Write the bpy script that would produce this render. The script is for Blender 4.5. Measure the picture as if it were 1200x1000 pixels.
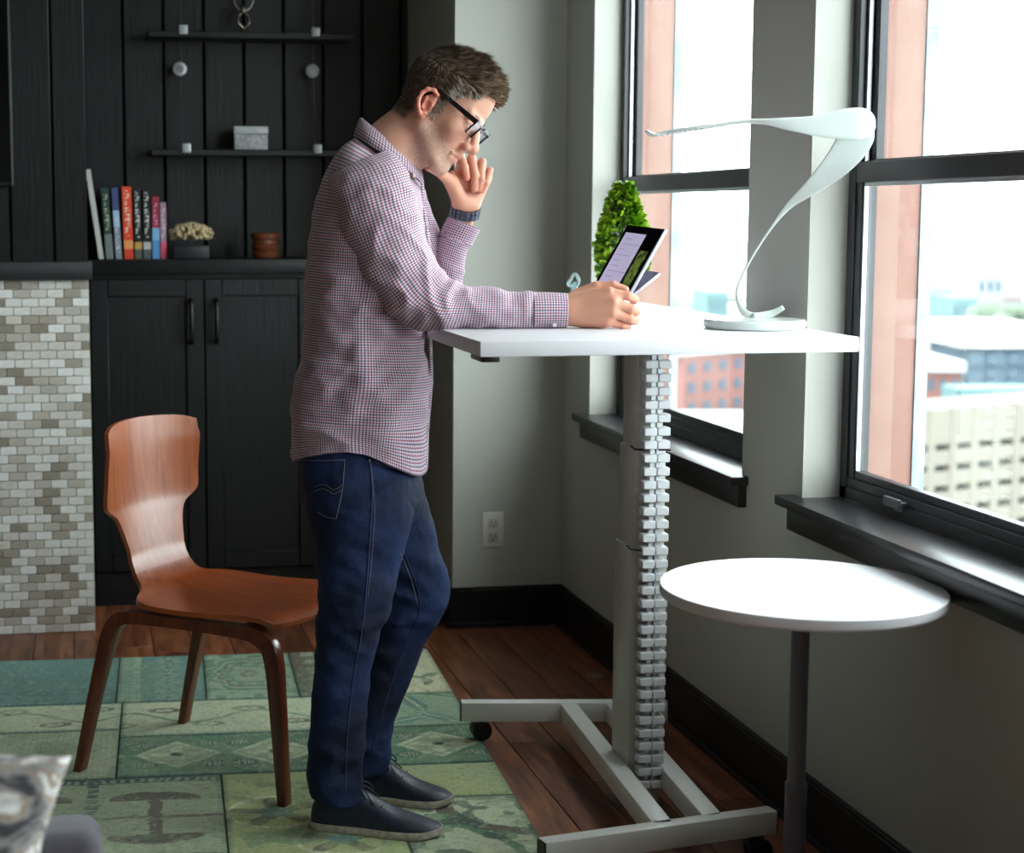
import bpy, bmesh, math, random
import numpy as np
from mathutils import Vector, Matrix, noise
from math import sin, cos, tan, atan, atan2, pi, radians, sqrt

for o in list(bpy.data.objects):
    bpy.data.objects.remove(o)
scene = bpy.context.scene
COL = scene.collection
random.seed(7)

# ------------------------------------------------------------------ camera
FPX, PX0, PY0, CAMH = 2083.0, 450.0, 500.0, 1.40
PITCH, YAW = atan(250.0 / 2083.0), radians(9.74)
cam_data = bpy.data.cameras.new('camera')
cam = bpy.data.objects.new('camera', cam_data)
COL.objects.link(cam)
cam.location = (0, 0, CAMH)
cam.rotation_euler = (pi / 2 - PITCH, 0, -YAW)
cam_data.sensor_fit = 'HORIZONTAL'
cam_data.sensor_width = 36.0
cam_data.lens = FPX / 1200.0 * 36.0
cam_data.shift_x = 0.125
cam_data.clip_start = 0.05
cam_data.clip_end = 3000
cam_data.dof.use_dof = True
cam_data.dof.focus_distance = 4.0
cam_data.dof.aperture_fstop = 4.2
scene.camera = cam

# ------------------------------------------------------------------ world, light, exposure
scene.view_settings.view_transform = 'Standard'
scene.view_settings.look = 'None'
scene.view_settings.gamma = 1
scene.view_settings.use_curve_mapping = False
scene.view_settings.exposure = 1.80
world = bpy.data.worlds.new('overcast')
scene.world = world
world.use_nodes = True
wn = world.node_tree
bg = wn.nodes['Background']
tc = wn.nodes.new('ShaderNodeTexCoord')
sx = wn.nodes.new('ShaderNodeSeparateXYZ')
rp = wn.nodes.new('ShaderNodeValToRGB')
wn.links.new(tc.outputs['Generated'], sx.inputs[0])
wn.links.new(sx.outputs['Z'], rp.inputs[0])
wn.links.new(rp.outputs[0], bg.inputs[0])
rp.color_ramp.elements[0].position = 0.0
rp.color_ramp.elements[0].color = (0.90, 0.96, 1.0, 1)
rp.color_ramp.elements[1].position = 0.6
rp.color_ramp.elements[1].color = (0.93, 0.97, 1.0, 1)
bg.inputs[1].default_value = 3.6


def portal(y0, y1, z0, z1, x=1.93):
    ld = bpy.data.lights.new('daylight_portal', 'AREA')
    ld.shape = 'RECTANGLE'
    ld.size = z1 - z0
    ld.size_y = y1 - y0
    ld.cycles.is_portal = True
    lo = bpy.data.objects.new('daylight_portal', ld)
    COL.objects.link(lo)
    lo.location = (x, (y0 + y1) / 2, (z0 + z1) / 2)
    lo.rotation_euler = (0, pi / 2, 0)


WINDOWS = [(4.15, 5.49), (2.436, 3.776), (0.72, 2.06), (-1.0, 0.34)]  # last two are out of view, added to let in daylight
WZ0, WZ1 = 0.757, 2.62
for w in WINDOWS:
    portal(w[0], w[1], WZ0, WZ1)


# ------------------------------------------------------------------ small helpers
def spot(px, py, d):
    """world point on the sight line of a traced outline at horizontal depth d"""
    fr = cos(PITCH) + (PY0 - py) / FPX * sin(PITCH)
    k = d / fr
    x = (px - PX0) / FPX * k
    z = CAMH + (-sin(PITCH) + (PY0 - py) / FPX * cos(PITCH)) * k
    return Vector((x * cos(YAW) + d * sin(YAW), -x * sin(YAW) + d * cos(YAW), z))


IR = Vector((cos(YAW), -sin(YAW), 0))     # the man's forward direction
ID = Vector((sin(YAW), cos(YAW), 0))      # his left side
UP = Vector((0, 0, 1))


def lin(c):
    c = c / 255.0
    return c / 12.92 if c <= 0.04045 else ((c + 0.055) / 1.055) ** 2.4


def rgb(r, g, b):
    return (lin(r), lin(g), lin(b), 1.0)


def mat(name, col, rough=0.5, metal=0.0, spec=0.5, noise_col=None, nscale=20.0, nstretch=(1, 1, 1), namt=0.5,
        bump=0.0, bscale=60.0, bstretch=None, attr=None, coat=0.0, sheen=0.0, sss=0.0, detail=4.0, trans=0.0, emit=None):
    m = bpy.data.materials.new(name)
    m.use_nodes = True
    nt = m.node_tree
    b = nt.nodes['Principled BSDF']
    b.inputs['Roughness'].default_value = rough
    b.inputs['Metallic'].default_value = metal
    b.inputs['Specular IOR Level'].default_value = spec
    b.inputs['Coat Weight'].default_value = coat
    b.inputs['Sheen Weight'].default_value = sheen
    b.inputs['Transmission Weight'].default_value = trans
    if sss:
        b.inputs['Subsurface Weight'].default_value = sss
        b.inputs['Subsurface Radius'].default_value = (0.012, 0.005, 0.003)
        b.inputs['Subsurface Scale'].default_value = 0.6
    co = nt.nodes.new('ShaderNodeTexCoord')
    src = None
    if attr:
        a = nt.nodes.new('ShaderNodeVertexColor')
        a.layer_name = attr
        src = a.outputs[0]
    base = nt.nodes.new('ShaderNodeRGB')
    base.outputs[0].default_value = col
    if src is None:
        src = base.outputs[0]
    if noise_col:
        mp = nt.nodes.new('ShaderNodeMapping')
        mp.inputs['Scale'].default_value = nstretch
        nz = nt.nodes.new('ShaderNodeTexNoise')
        nz.inputs['Scale'].default_value = nscale
        nz.inputs['Detail'].default_value = detail
        nt.links.new(co.outputs['Object'], mp.inputs[0])
        nt.links.new(mp.outputs[0], nz.inputs[0])
        r = nt.nodes.new('ShaderNodeValToRGB')
        r.color_ramp.elements[0].position = 0.35
        r.color_ramp.elements[1].position = 0.65
        r.color_ramp.elements[0].color = (0, 0, 0, 1)
        r.color_ramp.elements[1].color = (namt, namt, namt, 1)
        nt.links.new(nz.outputs[0], r.inputs[0])
        mx = nt.nodes.new('ShaderNodeMixRGB')
        mx.inputs[2].default_value = noise_col
        nt.links.new(r.outputs[0], mx.inputs[0])
        nt.links.new(src, mx.inputs[1])
        src = mx.outputs[0]
    nt.links.new(src, b.inputs['Base Color'])
    if emit:
        nt.links.new(src, b.inputs['Emission Color'])
        b.inputs['Emission Strength'].default_value = emit
    if bump:
        mp2 = nt.nodes.new('ShaderNodeMapping')
        mp2.inputs['Scale'].default_value = bstretch or nstretch
        n2 = nt.nodes.new('ShaderNodeTexNoise')
        n2.inputs['Scale'].default_value = bscale
        n2.inputs['Detail'].default_value = 5
        nt.links.new(co.outputs['Object'], mp2.inputs[0])
        nt.links.new(mp2.outputs[0], n2.inputs[0])
        bp = nt.nodes.new('ShaderNodeBump')
        bp.inputs['Strength'].default_value = bump
        bp.inputs['Distance'].default_value = 0.01
        nt.links.new(n2.outputs[0], bp.inputs['Height'])
        nt.links.new(bp.outputs[0], b.inputs['Normal'])
    return m


def grain_mat(name, cols, axis, rough=0.45, spec=0.5, scale=10.0, stretch=14.0, coat=0.0, bump=0.15, rand=0.25):
    """wood: streaks stretched along one axis; each object gets its own tone"""
    m = bpy.data.materials.new(name)
    m.use_nodes = True
    nt = m.node_tree
    b = nt.nodes['Principled BSDF']
    b.inputs['Roughness'].default_value = rough
    b.inputs['Specular IOR Level'].default_value = spec
    b.inputs['Coat Weight'].default_value = coat
    b.inputs['Coat Roughness'].default_value = 0.25
    co = nt.nodes.new('ShaderNodeTexCoord')
    oi = nt.nodes.new('ShaderNodeObjectInfo')
    mp = nt.nodes.new('ShaderNodeMapping')
    s = [stretch, stretch, stretch]
    s[axis] = 1.0
    mp.inputs['Scale'].default_value = s
    ad = nt.nodes.new('ShaderNodeVectorMath')
    ad.operation = 'ADD'
    mu = nt.nodes.new('ShaderNodeMath')
    mu.operation = 'MULTIPLY'
    mu.inputs[1].default_value = 37.0
    nt.links.new(oi.outputs['Random'], mu.inputs[0])
    nt.links.new(co.outputs['Object'], ad.inputs[0])
    nt.links.new(mu.outputs[0], ad.inputs[1])
    nt.links.new(ad.outputs[0], mp.inputs[0])
    nz = nt.nodes.new('ShaderNodeTexNoise')
    nz.inputs['Scale'].default_value = scale
    nz.inputs['Detail'].default_value = 6
    nz.inputs['Roughness'].default_value = 0.6
    nz.inputs['Distortion'].default_value = 0.6
    nt.links.new(mp.outputs[0], nz.inputs[0])
    r = nt.nodes.new('ShaderNodeValToRGB')
    n = len(cols)
    r.color_ramp.elements[0].position = 0.3
    r.color_ramp.elements[0].color = cols[0]
    r.color_ramp.elements[1].position = 0.7
    r.color_ramp.elements[1].color = cols[-1]
    for i in range(1, n - 1):
        e = r.color_ramp.elements.new(0.3 + 0.4 * i / (n - 1))
        e.color = cols[i]
    nt.links.new(nz.outputs[0], r.inputs[0])
    hs = nt.nodes.new('ShaderNodeHueSaturation')
    mr = nt.nodes.new('ShaderNodeMapRange')
    mr.inputs[3].default_value = 1 - rand
    mr.inputs[4].default_value = 1 + rand
    nt.links.new(oi.outputs['Random'], mr.inputs[0])
    nt.links.new(mr.outputs[0], hs.inputs['Value'])
    nt.links.new(r.outputs[0], hs.inputs['Color'])
    nt.links.new(hs.outputs[0], b.inputs['Base Color'])
    bp = nt.nodes.new('ShaderNodeBump')
    bp.inputs['Strength'].default_value = bump
    bp.inputs['Distance'].default_value = 0.003
    nt.links.new(nz.outputs[0], bp.inputs['Height'])
    nt.links.new(bp.outputs[0], b.inputs['Normal'])
    return m


class MB:
    """collects simple shapes into one mesh"""

    def __init__(self):
        self.v, self.f = [], []

    def add(self, vs, fs):
        n = len(self.v)
        self.v += [tuple(v) for v in vs]
        self.f += [tuple(i + n for i in f) for f in fs]
        return self

    def box(self, x0, x1, y0, y1, z0, z1, M=None):
        vs = [(x, y, z) for z in (z0, z1) for y in (y0, y1) for x in (x0, x1)]
        if M is not None:
            vs = [M @ Vector(v) for v in vs]
        return self.add(vs, [(0, 2, 3, 1), (4, 5, 7, 6), (0, 1, 5, 4), (2, 6, 7, 3), (0, 4, 6, 2), (1, 3, 7, 5)])

    def cyl(self, a, b, r0, r1=None, n=20, caps=True):
        a, b = Vector(a), Vector(b)
        r1 = r0 if r1 is None else r1
        d = (b - a).normalized()
        u = d.orthogonal().normalized()
        w = d.cross(u)
        vs = []
        for c, r in ((a, r0), (b, r1)):
            for i in range(n):
                t = 2 * pi * i / n
                vs.append(c + (u * cos(t) + w * sin(t)) * r)
        fs = [(i, (i + 1) % n, n + (i + 1) % n, n + i) for i in range(n)]
        if caps:
            fs += [tuple(range(n))[::-1], tuple(range(n, 2 * n))]
        return self.add(vs, fs)

    def lathe(self, c, prof, n=32, ax=None, sx=1, sy=1):
        """prof: (radius, height) pairs around a vertical axis at c"""
        c = Vector(c)
        vs, fs = [], []
        for r, z in prof:
            for i in range(n):
                t = 2 * pi * i / n
                vs.append(c + Vector((r * cos(t) * sx, r * sin(t) * sy, z)))
        for k in range(len(prof) - 1):
            for i in range(n):
                j = (i + 1) % n
                fs.append((k * n + i, k * n + j, (k + 1) * n + j, (k + 1) * n + i))
        fs.append(tuple(range(n))[::-1])
        fs.append(tuple(range((len(prof) - 1) * n, len(prof) * n)))
        return self.add(vs, fs)

    def tube(self, pts, r, n=8):
        pts = [Vector(p) for p in pts]
        m = len(pts)
        rr = r if isinstance(r, (list, tuple)) else [r] * m
        vs, fs = [], []
        u = None
        for i, p in enumerate(pts):
            d = (pts[min(i + 1, m - 1)] - pts[max(i - 1, 0)]).normalized()
            u = d.orthogonal().normalized() if u is None else (u - d * u.dot(d)).normalized()
            w = d.cross(u)
            for k in range(n):
                t = 2 * pi * k / n
                vs.append(p + (u * cos(t) + w * sin(t)) * rr[i])
        for i in range(m - 1):
            for k in range(n):
                j = (k + 1) % n
                fs.append((i * n + k, i * n + j, (i + 1) * n + j, (i + 1) * n + k))
        fs.append(tuple(range(n))[::-1])
        fs.append(tuple(range((m - 1) * n, m * n)))
        return self.add(vs, fs)

    def ball(self, c, r, n=12, m=8, R=None):
        c = Vector(c)
        rx, ry, rz = (r, r, r) if not isinstance(r, (tuple, list)) else r
        vs = [Vector((0, 0, -rz))]
        for i in range(1, m):
            a = -pi / 2 + pi * i / m
            for k in range(n):
                t = 2 * pi * k / n
                vs.append(Vector((cos(a) * cos(t) * rx, cos(a) * sin(t) * ry, sin(a) * rz)))
        vs.append(Vector((0, 0, rz)))
        if R is not None:
            vs = [R @ v for v in vs]
        vs = [v + c for v in vs]
        fs = [(0, 1 + (k + 1) % n, 1 + k) for k in range(n)]
        for i in range(m - 2):
            for k in range(n):
                j = (k + 1) % n
                fs.append((1 + i * n + k, 1 + i * n + j, 1 + (i + 1) * n + j, 1 + (i + 1) * n + k))
        L = len(vs) - 1
        fs += [(L, 1 + (m - 2) * n + k, 1 + (m - 2) * n + (k + 1) % n) for k in range(n)]
        return self.add(vs, fs)

    def build(self, name, m, parent=None, smooth=False, bevel=0, seg=2, tri=False):
        me = bpy.data.meshes.new(name)
        me.from_pydata(self.v, [], self.f)
        me.materials.append(m)
        bm = bmesh.new()
        bm.from_mesh(me)
        bmesh.ops.recalc_face_normals(bm, faces=bm.faces)
        if bevel:
            bm.edges.ensure_lookup_table()
            es = [e for e in bm.edges if e.calc_face_angle(0) > 0.6]
            bmesh.ops.bevel(bm, geom=es, offset=bevel, segments=seg, profile=0.5, affect='EDGES', clamp_overlap=True)
        bm.to_mesh(me)
        bm.free()
        if smooth or bevel:
            me.polygons.foreach_set('use_smooth', [True] * len(me.polygons))
            if bevel or smooth == 'auto':
                me.set_sharp_from_angle(angle=radians(40))
        return link(name, me, parent)


def link(name, me, parent=None):
    o = bpy.data.objects.new(name, me)
    COL.objects.link(o)
    if parent is not None:
        o.parent = parent
        o.matrix_parent_inverse = Matrix.Identity(4)
        if me is not None and any(abs(c) > 1e-9 for c in parent.matrix_basis.translation):
            me.transform(parent.matrix_basis.inverted())
        elif parent.type == 'MESH' and parent.parent is not None:
            me.transform(parent.parent.matrix_basis.inverted())
    return o


def thing(name, label, cat, loc=(0, 0, 0), group=None):
    o = bpy.data.objects.new(name, None)
    o.empty_display_size = 0.1
    COL.objects.link(o)
    o.location = loc
    o['label'] = label
    o['category'] = cat
    if group:
        o['group'] = group
    return o


def tag(o, label, cat, group=None):
    o['label'] = label
    o['category'] = cat
    if group:
        o['group'] = group
    return o


def struct(o):
    o['kind'] = 'structure'
    return o


def catmull(P, n):
    """resample a list of equal-length float tuples"""
    P = np.array(P, float)
    m = len(P)
    out = []
    for i in range(m - 1):
        p0, p1, p2, p3 = P[max(i - 1, 0)], P[i], P[i + 1], P[min(i + 2, m - 1)]
        for k in range(n):
            t = k / n
            out.append(0.5 * ((2 * p1) + (-p0 + p2) * t + (2 * p0 - 5 * p1 + 4 * p2 - p3) * t * t + (-p0 + 3 * p1 - 3 * p2 + p3) * t ** 3))
    out.append(P[-1])
    return np.array(out)


# ------------------------------------------------------------------ colours and materials
M = {}
M['wall'] = mat('wall_paint', rgb(186, 187, 179), 0.6, bump=0.03, bscale=250)
M['wall_dark'] = mat('dark_wall_paint', rgb(70, 70, 68), 0.7)  # for the unseen left wall, kept dark to cut bounced fill light
M['ceiling'] = mat('ceiling_paint', rgb(190, 190, 187), 0.8)
M['dark_trim'] = mat('dark_trim', rgb(33, 34, 37), 0.32, noise_col=rgb(50, 50, 53), nscale=12, namt=0.5)
M['baseboard'] = mat('black_baseboard', rgb(17, 17, 19), 0.4)
M['frame'] = mat('bronze_frame', rgb(40, 42, 47), 0.35, noise_col=rgb(58, 60, 66), nscale=8, namt=0.6)
M['frame_black'] = mat('frame_gasket', rgb(14, 14, 17), 0.5)
M['alu'] = mat('aluminium', rgb(205, 212, 216), 0.3, metal=0.7)
M['black_wood'] = grain_mat('black_stained_wood', [rgb(8, 9, 11), rgb(15, 16, 18), rgb(23, 24, 27)], 2, rough=0.42, scale=5, stretch=18, bump=0.35, rand=0.12)
M['black_wood_x'] = grain_mat('black_stained_wood_rails', [rgb(10, 11, 12), rgb(18, 19, 21), rgb(27, 29, 32)], 0, rough=0.4, scale=5, stretch=18, bump=0.35, rand=0.1)
M['gap'] = mat('joint_black', rgb(5, 5, 6), 0.9)
M['floor_wood'] = grain_mat('floor_wood', [rgb(72, 40, 26), rgb(124, 72, 46), rgb(162, 102, 68)], 1, rough=0.38, scale=3.2, stretch=9, bump=0.35, rand=0.3)
M['under'] = mat('subfloor', rgb(20, 12, 9), 0.9)
M['chair_wood'] = grain_mat('chair_veneer', [rgb(128, 56, 22), rgb(158, 76, 32), rgb(178, 92, 42)], 0, rough=0.3, scale=3.0, stretch=16, coat=0.3, bump=0.03, rand=0.0)
M['chair_back'] = grain_mat('chair_back_veneer', [rgb(140, 70, 36), rgb(170, 90, 48), rgb(190, 108, 60)], 2, rough=0.34, scale=3.0, stretch=16, coat=0.25, bump=0.03, rand=0.0)
M['chair_leg'] = grain_mat('chair_leg_wood', [rgb(66, 26, 12), rgb(98, 42, 20), rgb(122, 56, 28)], 2, rough=0.3, scale=4, stretch=14, coat=0.35, bump=0.03, rand=0.0)
M['white_lam'] = mat('white_laminate', rgb(226, 225, 230), 0.35)
M['white_metal'] = mat('white_powder_coat', rgb(236, 236, 230), 0.35)
M['column'] = mat('column_coat', rgb(196, 194, 186), 0.3)
M['spine'] = mat('spine_plastic', rgb(225, 227, 230), 0.35)
M['black_plastic'] = mat('black_plastic', rgb(14, 14, 15), 0.35)
M['white_gloss'] = mat('lamp_white', rgb(200, 208, 204), 0.22, coat=0.4)
M['steel'] = mat('brushed_steel', rgb(150, 155, 162), 0.3, metal=0.85)
M['pole'] = mat('grey_pole', rgb(104, 110, 122), 0.3, metal=0.25)
M['brick_out'] = mat('exterior_brick', rgb(140, 106, 96), 0.9, noise_col=rgb(152, 120, 109), nscale=9, namt=0.6, bump=0.1, bscale=40)
M['stone_out'] = mat('exterior_caulk', rgb(165, 176, 182), 0.85, noise_col=rgb(120, 140, 158), nscale=26, namt=0.8, nstretch=(1, 1, .35))


def glass_mat(name, tint=(0.93, 0.97, 0.96, 1), refl=0.06):
    m = bpy.data.materials.new(name)
    m.use_nodes = True
    nt = m.node_tree
    nt.nodes.remove(nt.nodes['Principled BSDF'])
    out = nt.nodes['Material Output']
    tr = nt.nodes.new('ShaderNodeBsdfTransparent')
    tr.inputs[0].default_value = tint
    gl = nt.nodes.new('ShaderNodeBsdfGlossy')
    gl.inputs['Roughness'].default_value = 0.02
    lw = nt.nodes.new('ShaderNodeLayerWeight')
    lw.inputs[0].default_value = 0.25
    mr = nt.nodes.new('ShaderNodeMath')
    mr.operation = 'MULTIPLY'
    mr.inputs[1].default_value = refl * 4
    nt.links.new(lw.outputs['Fresnel'], mr.inputs[0])
    mx = nt.nodes.new('ShaderNodeMixShader')
    nt.links.new(mr.outputs[0], mx.inputs[0])
    nt.links.new(tr.outputs[0], mx.inputs[1])
    nt.links.new(gl.outputs[0], mx.inputs[2])
    nt.links.new(mx.outputs[0], out.inputs[0])
    return m


M['glass'] = glass_mat('window_glass')

# ================================================================== THE ROOM
WX, WY = 1.613, 5.806
# floor: planks run away from the camera beside the window wall
floor = struct(MB().box(-3.6, 1.62, -3.0, 6.8, -0.05, -0.013).build('floor', M['under']))
pw = 0.127
plank_meshes = {}
x = 1.613
row = 0
while x > -3.5:
    x0 = x - pw + 0.002
    y = -3.0 + (row * 0.53) % 1.5 - 1.2
    k = 0
    while y < 6.6:
        L = 1.1 + ((row * 7 + k * 5) % 4) * 0.22
        ya, yb = max(y, -3.0), min(y + L - 0.002, 6.6)
        vis = (x > -0.75 and yb > 2.2)
        if yb - ya > 0.02 and vis:
            MB().box(x0, x, ya, yb, -0.012, random.uniform(-0.0006, 0.0)).build('plank', M['floor_wood'], floor, bevel=0.0015, seg=1)
        elif yb - ya > 0.02:
            plank_meshes.setdefault('rest', MB()).box(x0, x, ya, yb, -0.012, 0)
        y += L
        k += 1
    x -= pw
    row += 1
rest = plank_meshes['rest'].build('planks', M['floor_wood'], floor)
rest['kind'] = 'stuff'

struct(MB().box(-3.7, 1.95, -3.1, 6.9, 2.95, 3.05).build('ceiling', M['ceiling']))
# window wall with its openings
ww = MB()
TH_ = 0.142
ys = [-3.0]
ww.box(WX, WX + TH_, -3.0, 6.8, 0, WZ0 - 0.03)
ww.box(WX, WX + TH_, -3.0, 6.8, WZ1, 2.95)
edges = sorted(WINDOWS)
prev = -3.0
for a, b in edges:
    ww.box(WX, WX + TH_, prev, a, WZ0 - 0.03, WZ1)
    prev = b
ww.box(WX, WX + TH_, prev, 6.8, WZ0 - 0.03, WZ1)
struct(ww.build('wall_right', M['wall']))
# wall with the outlet: a stub wall that returns back beside the dark niche
struct(MB().box(1.233, WX, WY, 6.8, 0, 2.95).build('wall_back', M['wall']))
struct(MB().box(-3.7, -3.6, -3.0, 6.8, 0, 2.95).build('wall_left', M['wall_dark']))
struct(MB().box(-3.6, WX, -3.1, -3.0, 0, 2.95).build('wall_rear', M['wall']))

# baseboards
bb = MB().box(WX - 0.016, WX, -3.0, WY, 0, 0.128)
bb.box(WX - 0.012, WX, -3.0, WY, 0.128, 0.137)
bb.box(WX - 0.028, WX - 0.016, -3.0, WY, 0, 0.018)
struct(bb.build('baseboard_right', M['baseboard'], bevel=0.002, seg=1))
bb = MB().box(1.217, WX - 0.016, WY - 0.016, WY, 0, 0.128).box(1.221, WX - 0.012, WY - 0.012, WY, 0.128, 0.137)
bb.box(1.217, 1.233, WY, 6.33, 0, 0.128)
bb.box(1.21, WX - 0.028, WY - 0.028, WY - 0.016, 0, 0.018)
struct(bb.build('baseboard_back', M['baseboard'], bevel=0.002, seg=1))

# windows
BXO = 1.875
for n, (ya, yb) in enumerate(WINDOWS, 1):
    w = struct(MB().box(1.704, 1.715, ya, ya + 0.03, WZ0, WZ1).build('window_%d' % n, M['frame']))
    # outer frame
    fr = MB()
    fw_ = 0.034
    fr.box(1.702, 1.755, ya, ya + fw_, WZ0, WZ1)
    fr.box(1.702, 1.755, yb - fw_, yb, WZ0, WZ1)
    fr.box(1.702, 1.755, ya, yb, WZ1 - fw_, WZ1)
    fr.box(1.702, 1.755, ya, yb, WZ0, WZ0 + 0.03)
    fr.build('frame', M['frame'], w, bevel=0.0015, seg=1)
    a, b = ya + fw_, yb - fw_
    # upper sash, set further out
    up = MB()
    up.box(1.732, 1.753, a, a + 0.034, 1.47, WZ1 - fw_)
    up.box(1.732, 1.753, b - 0.034, b, 1.47, WZ1 - fw_)
    up.box(1.732, 1.753, a, b, WZ1 - fw_ - 0.035, WZ1 - fw_)
    up.box(1.730, 1.756, a, b, 1.478, 1.518)
    up.build('upper_sash', M['frame'], w, bevel=0.002, seg=1)
    tk = MB()
    for yy in (a, b - 0.012):
        tk.box(1.718, 1.729, yy, yy + 0.009, WZ0 + 0.03, WZ1 - fw_)
    tk.build('jamb_liner', M['alu'], w, bevel=0.001, seg=1)
    # lower sash
    lo = MB()
    lo.box(1.706, 1.728, a, a + 0.03, WZ0 + 0.03, 1.512)
    lo.box(1.706, 1.728, b - 0.03, b, WZ0 + 0.03, 1.512)
    lo.box(1.703, 1.729, a, b, 1.467, 1.513)
    lo.box(1.704, 1.729, a, b, WZ0 + 0.03, WZ0 + 0.052)
    lo.box(1.708, 1.728, a, b, WZ0 + 0.052, WZ0 + 0.07)
    ls = lo.build('lower_sash', M['frame'], w, bevel=0.002, seg=1)
    st = MB()
    st.box(1.709, 1.718, b - 0.036, b - 0.030, WZ0 + 0.07, 1.467)
    st.box(1.709, 1.718, a + 0.030, a + 0.036, WZ0 + 0.07, 1.467)
    st.box(1.709, 1.718, a + 0.03, b - 0.03, 1.459, 1.467)
    st.build('glazing_bead', M['alu'], ls)
    MB().box(1.742, 1.745, a + 0.03, b - 0.03, 1.51, WZ1 - fw_ - 0.03).build('pane', M['glass'], w)
    MB().box(1.716, 1.719, a + 0.03, b - 0.03, WZ0 + 0.07, 1.465).build('pane', M['glass'], w)
    yc = yb - 0.30
    lt = MB().box(1.690, 1.712, yc - 0.035, yc + 0.035, WZ0 + 0.030, WZ0 + 0.040)
    lt.box(1.682, 1.690, yc - 0.035, yc + 0.035, WZ0 + 0.026, WZ0 + 0.046)
    lt.box(1.70, 1.712, yc - 0.02, yc + 0.02, WZ0 + 0.016, WZ0 + 0.032)
    lt.build('latch', M['steel'], w, bevel=0.001, seg=1)
    s = MB().box(WX - 0.045, 1.705, ya - 0.045 if n != 2 else ya - 0.045, yb + 0.055, WZ0 - 0.022, WZ0)
    s.build('window_sill', M['dark_trim'], w, bevel=0.003)
    s = MB().box(WX - 0.022, WX, ya - 0.035, yb + 0.035, WZ0 - 0.078, WZ0 - 0.022)
    s.build('sill_apron', M['dark_trim'], w, bevel=0.002)
    # exterior masonry reveals
    ex = MB()
    ex.box(1.757, BXO, yb + 0.001, yb + 0.12, WZ0 - 0.1, 2.95)
    ex.box(1.757, BXO, ya - 0.12, ya - 0.001, WZ0 - 0.1, 2.95)
    ex.box(1.757, BXO, ya - .12, yb + .12, WZ1, 2.95)
    ex.box(1.757, BXO + .04, ya - .12, yb + .12, WZ0 - .15, WZ0 - 0.005)
    ex.build('masonry_reveal', M['brick_out'], w)
    for yy, s_ in ((yb - 0.004, 1), (ya + 0.004, -1)):
        t = MB()
        for k in range(16):
            z0 = WZ0 + k * 0.117
            t.box(BXO + 0.0003, BXO + 0.030, min(yy, yy + s_ * .12), max(yy, yy + s_ * .12), z0, z0 + 0.1165)
        t.build('quoin_edge', M['stone_out'], w)

# ------------------------------------------------ dark panelling, mantel, tile
niche = struct(MB().box(0.034, 1.233, 6.668, 6.80, 0, 2.95).build('wall_niche', M['gap']))
sp = 0.147
x = 0.177 - sp
for k in range(9):
    a, b = x + 0.004, x + sp - 0.004
    a = max(a, 0.036)
    b = min(b, 1.231)
    if b - a > 0.02:
        MB().box(a, b, 6.65, 6.668, 1.2, 2.95).build('board', M['black_wood'], niche, bevel=0.003, seg=1)
    x += sp
tvw = struct(MB().box(-3.6, 0.034, 5.968, 6.8, 0, 2.95).build('wall_chimney', M['gap']))
xs = [0.034, -0.074, -0.213]
while xs[-1] > -3.5:
    xs.append(xs[-1] - 0.14)
for a, b in zip(xs[1:], xs[:-1]):
    MB().box(a + 0.003, b - (0.003 if b < 0.03 else 0.0), 5.95, 5.968, 1.24, 2.95).build('board', M['black_wood'], tvw, bevel=0.003, seg=1)
m_ = MB().box(-3.6, 0.046, 5.925, 6.0, 1.183, 1.243)
struct(m_.build('trim_1', M['black_wood_x'], bevel=0.003))
tile_cols = [rgb(238, 236, 231), rgb(224, 219, 211), rgb(200, 193, 182), rgb(178, 169, 156), rgb(158, 148, 134), rgb(246, 245, 243)]
tile_m = [mat('tile_glaze', c, 0.28, noise_col=tuple(v * 0.8 for v in c[:3]) + (1,), nscale=40, namt=0.5) for c in tile_cols]
M['grout'] = mat('grout', rgb(176, 170, 160), 0.9)
MB().box(-3.6, 0.034, 5.958, 5.967, 0, 1.183).build('grout_bed', M['grout'], tvw)
tw, th = 0.0545, 0.0288
tmesh = []
for tm in tile_m:
    o = MB().box(-tw / 2 + 0.0012, tw / 2 - 0.0012, -0.006, 0.0, -th / 2 + 0.0012, th / 2 - 0.0012)
    ob = o.build('tile', tm, None, bevel=0.0012, seg=1)
    tmesh.append(ob.data)
    bpy.data.objects.remove(ob)
rt = random.Random(3)
far = {i: MB() for i in range(len(tile_m))}
for r in range(41):
    z = th / 2 + r * th
    off = (r % 2) * tw / 2
    c = 0
    while True:
        xr = 0.034 - c * tw + off - tw / 2
        if c == 0 and off > 0:
            # half tile at the edge
            pass
        ci = rt.choices(range(6), weights=[4, 3.5, 2.5, 2.2, 1.6, 2])[0]
        x0, x1 = xr - tw / 2, xr + tw / 2
        if xr < -3.56:
            break
        if x1 > 0.0345:
            x1 = 0.034
            MB().box(x0 + .0012, x1, 5.952, 5.958, z - th / 2 + .0012, z + th / 2 - .0012).build('tile', tile_m[ci], tvw)
        elif xr > -0.30:
            o = bpy.data.objects.new('tile', tmesh[ci])
            COL.objects.link(o)
            o.parent = tvw
            o.location = (xr, 5.958 + rt.uniform(-.0006, .0006), z)
        else:
            far[ci].box(x0 + .0012, x1 - .0012, 5.952, 5.958, z - th / 2 + .0012, z + th / 2 - .0012)
        c += 1
for i, f in far.items():
    o = f.build('tiles', tile_m[i], tvw)
    o['kind'] = 'stuff'

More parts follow.
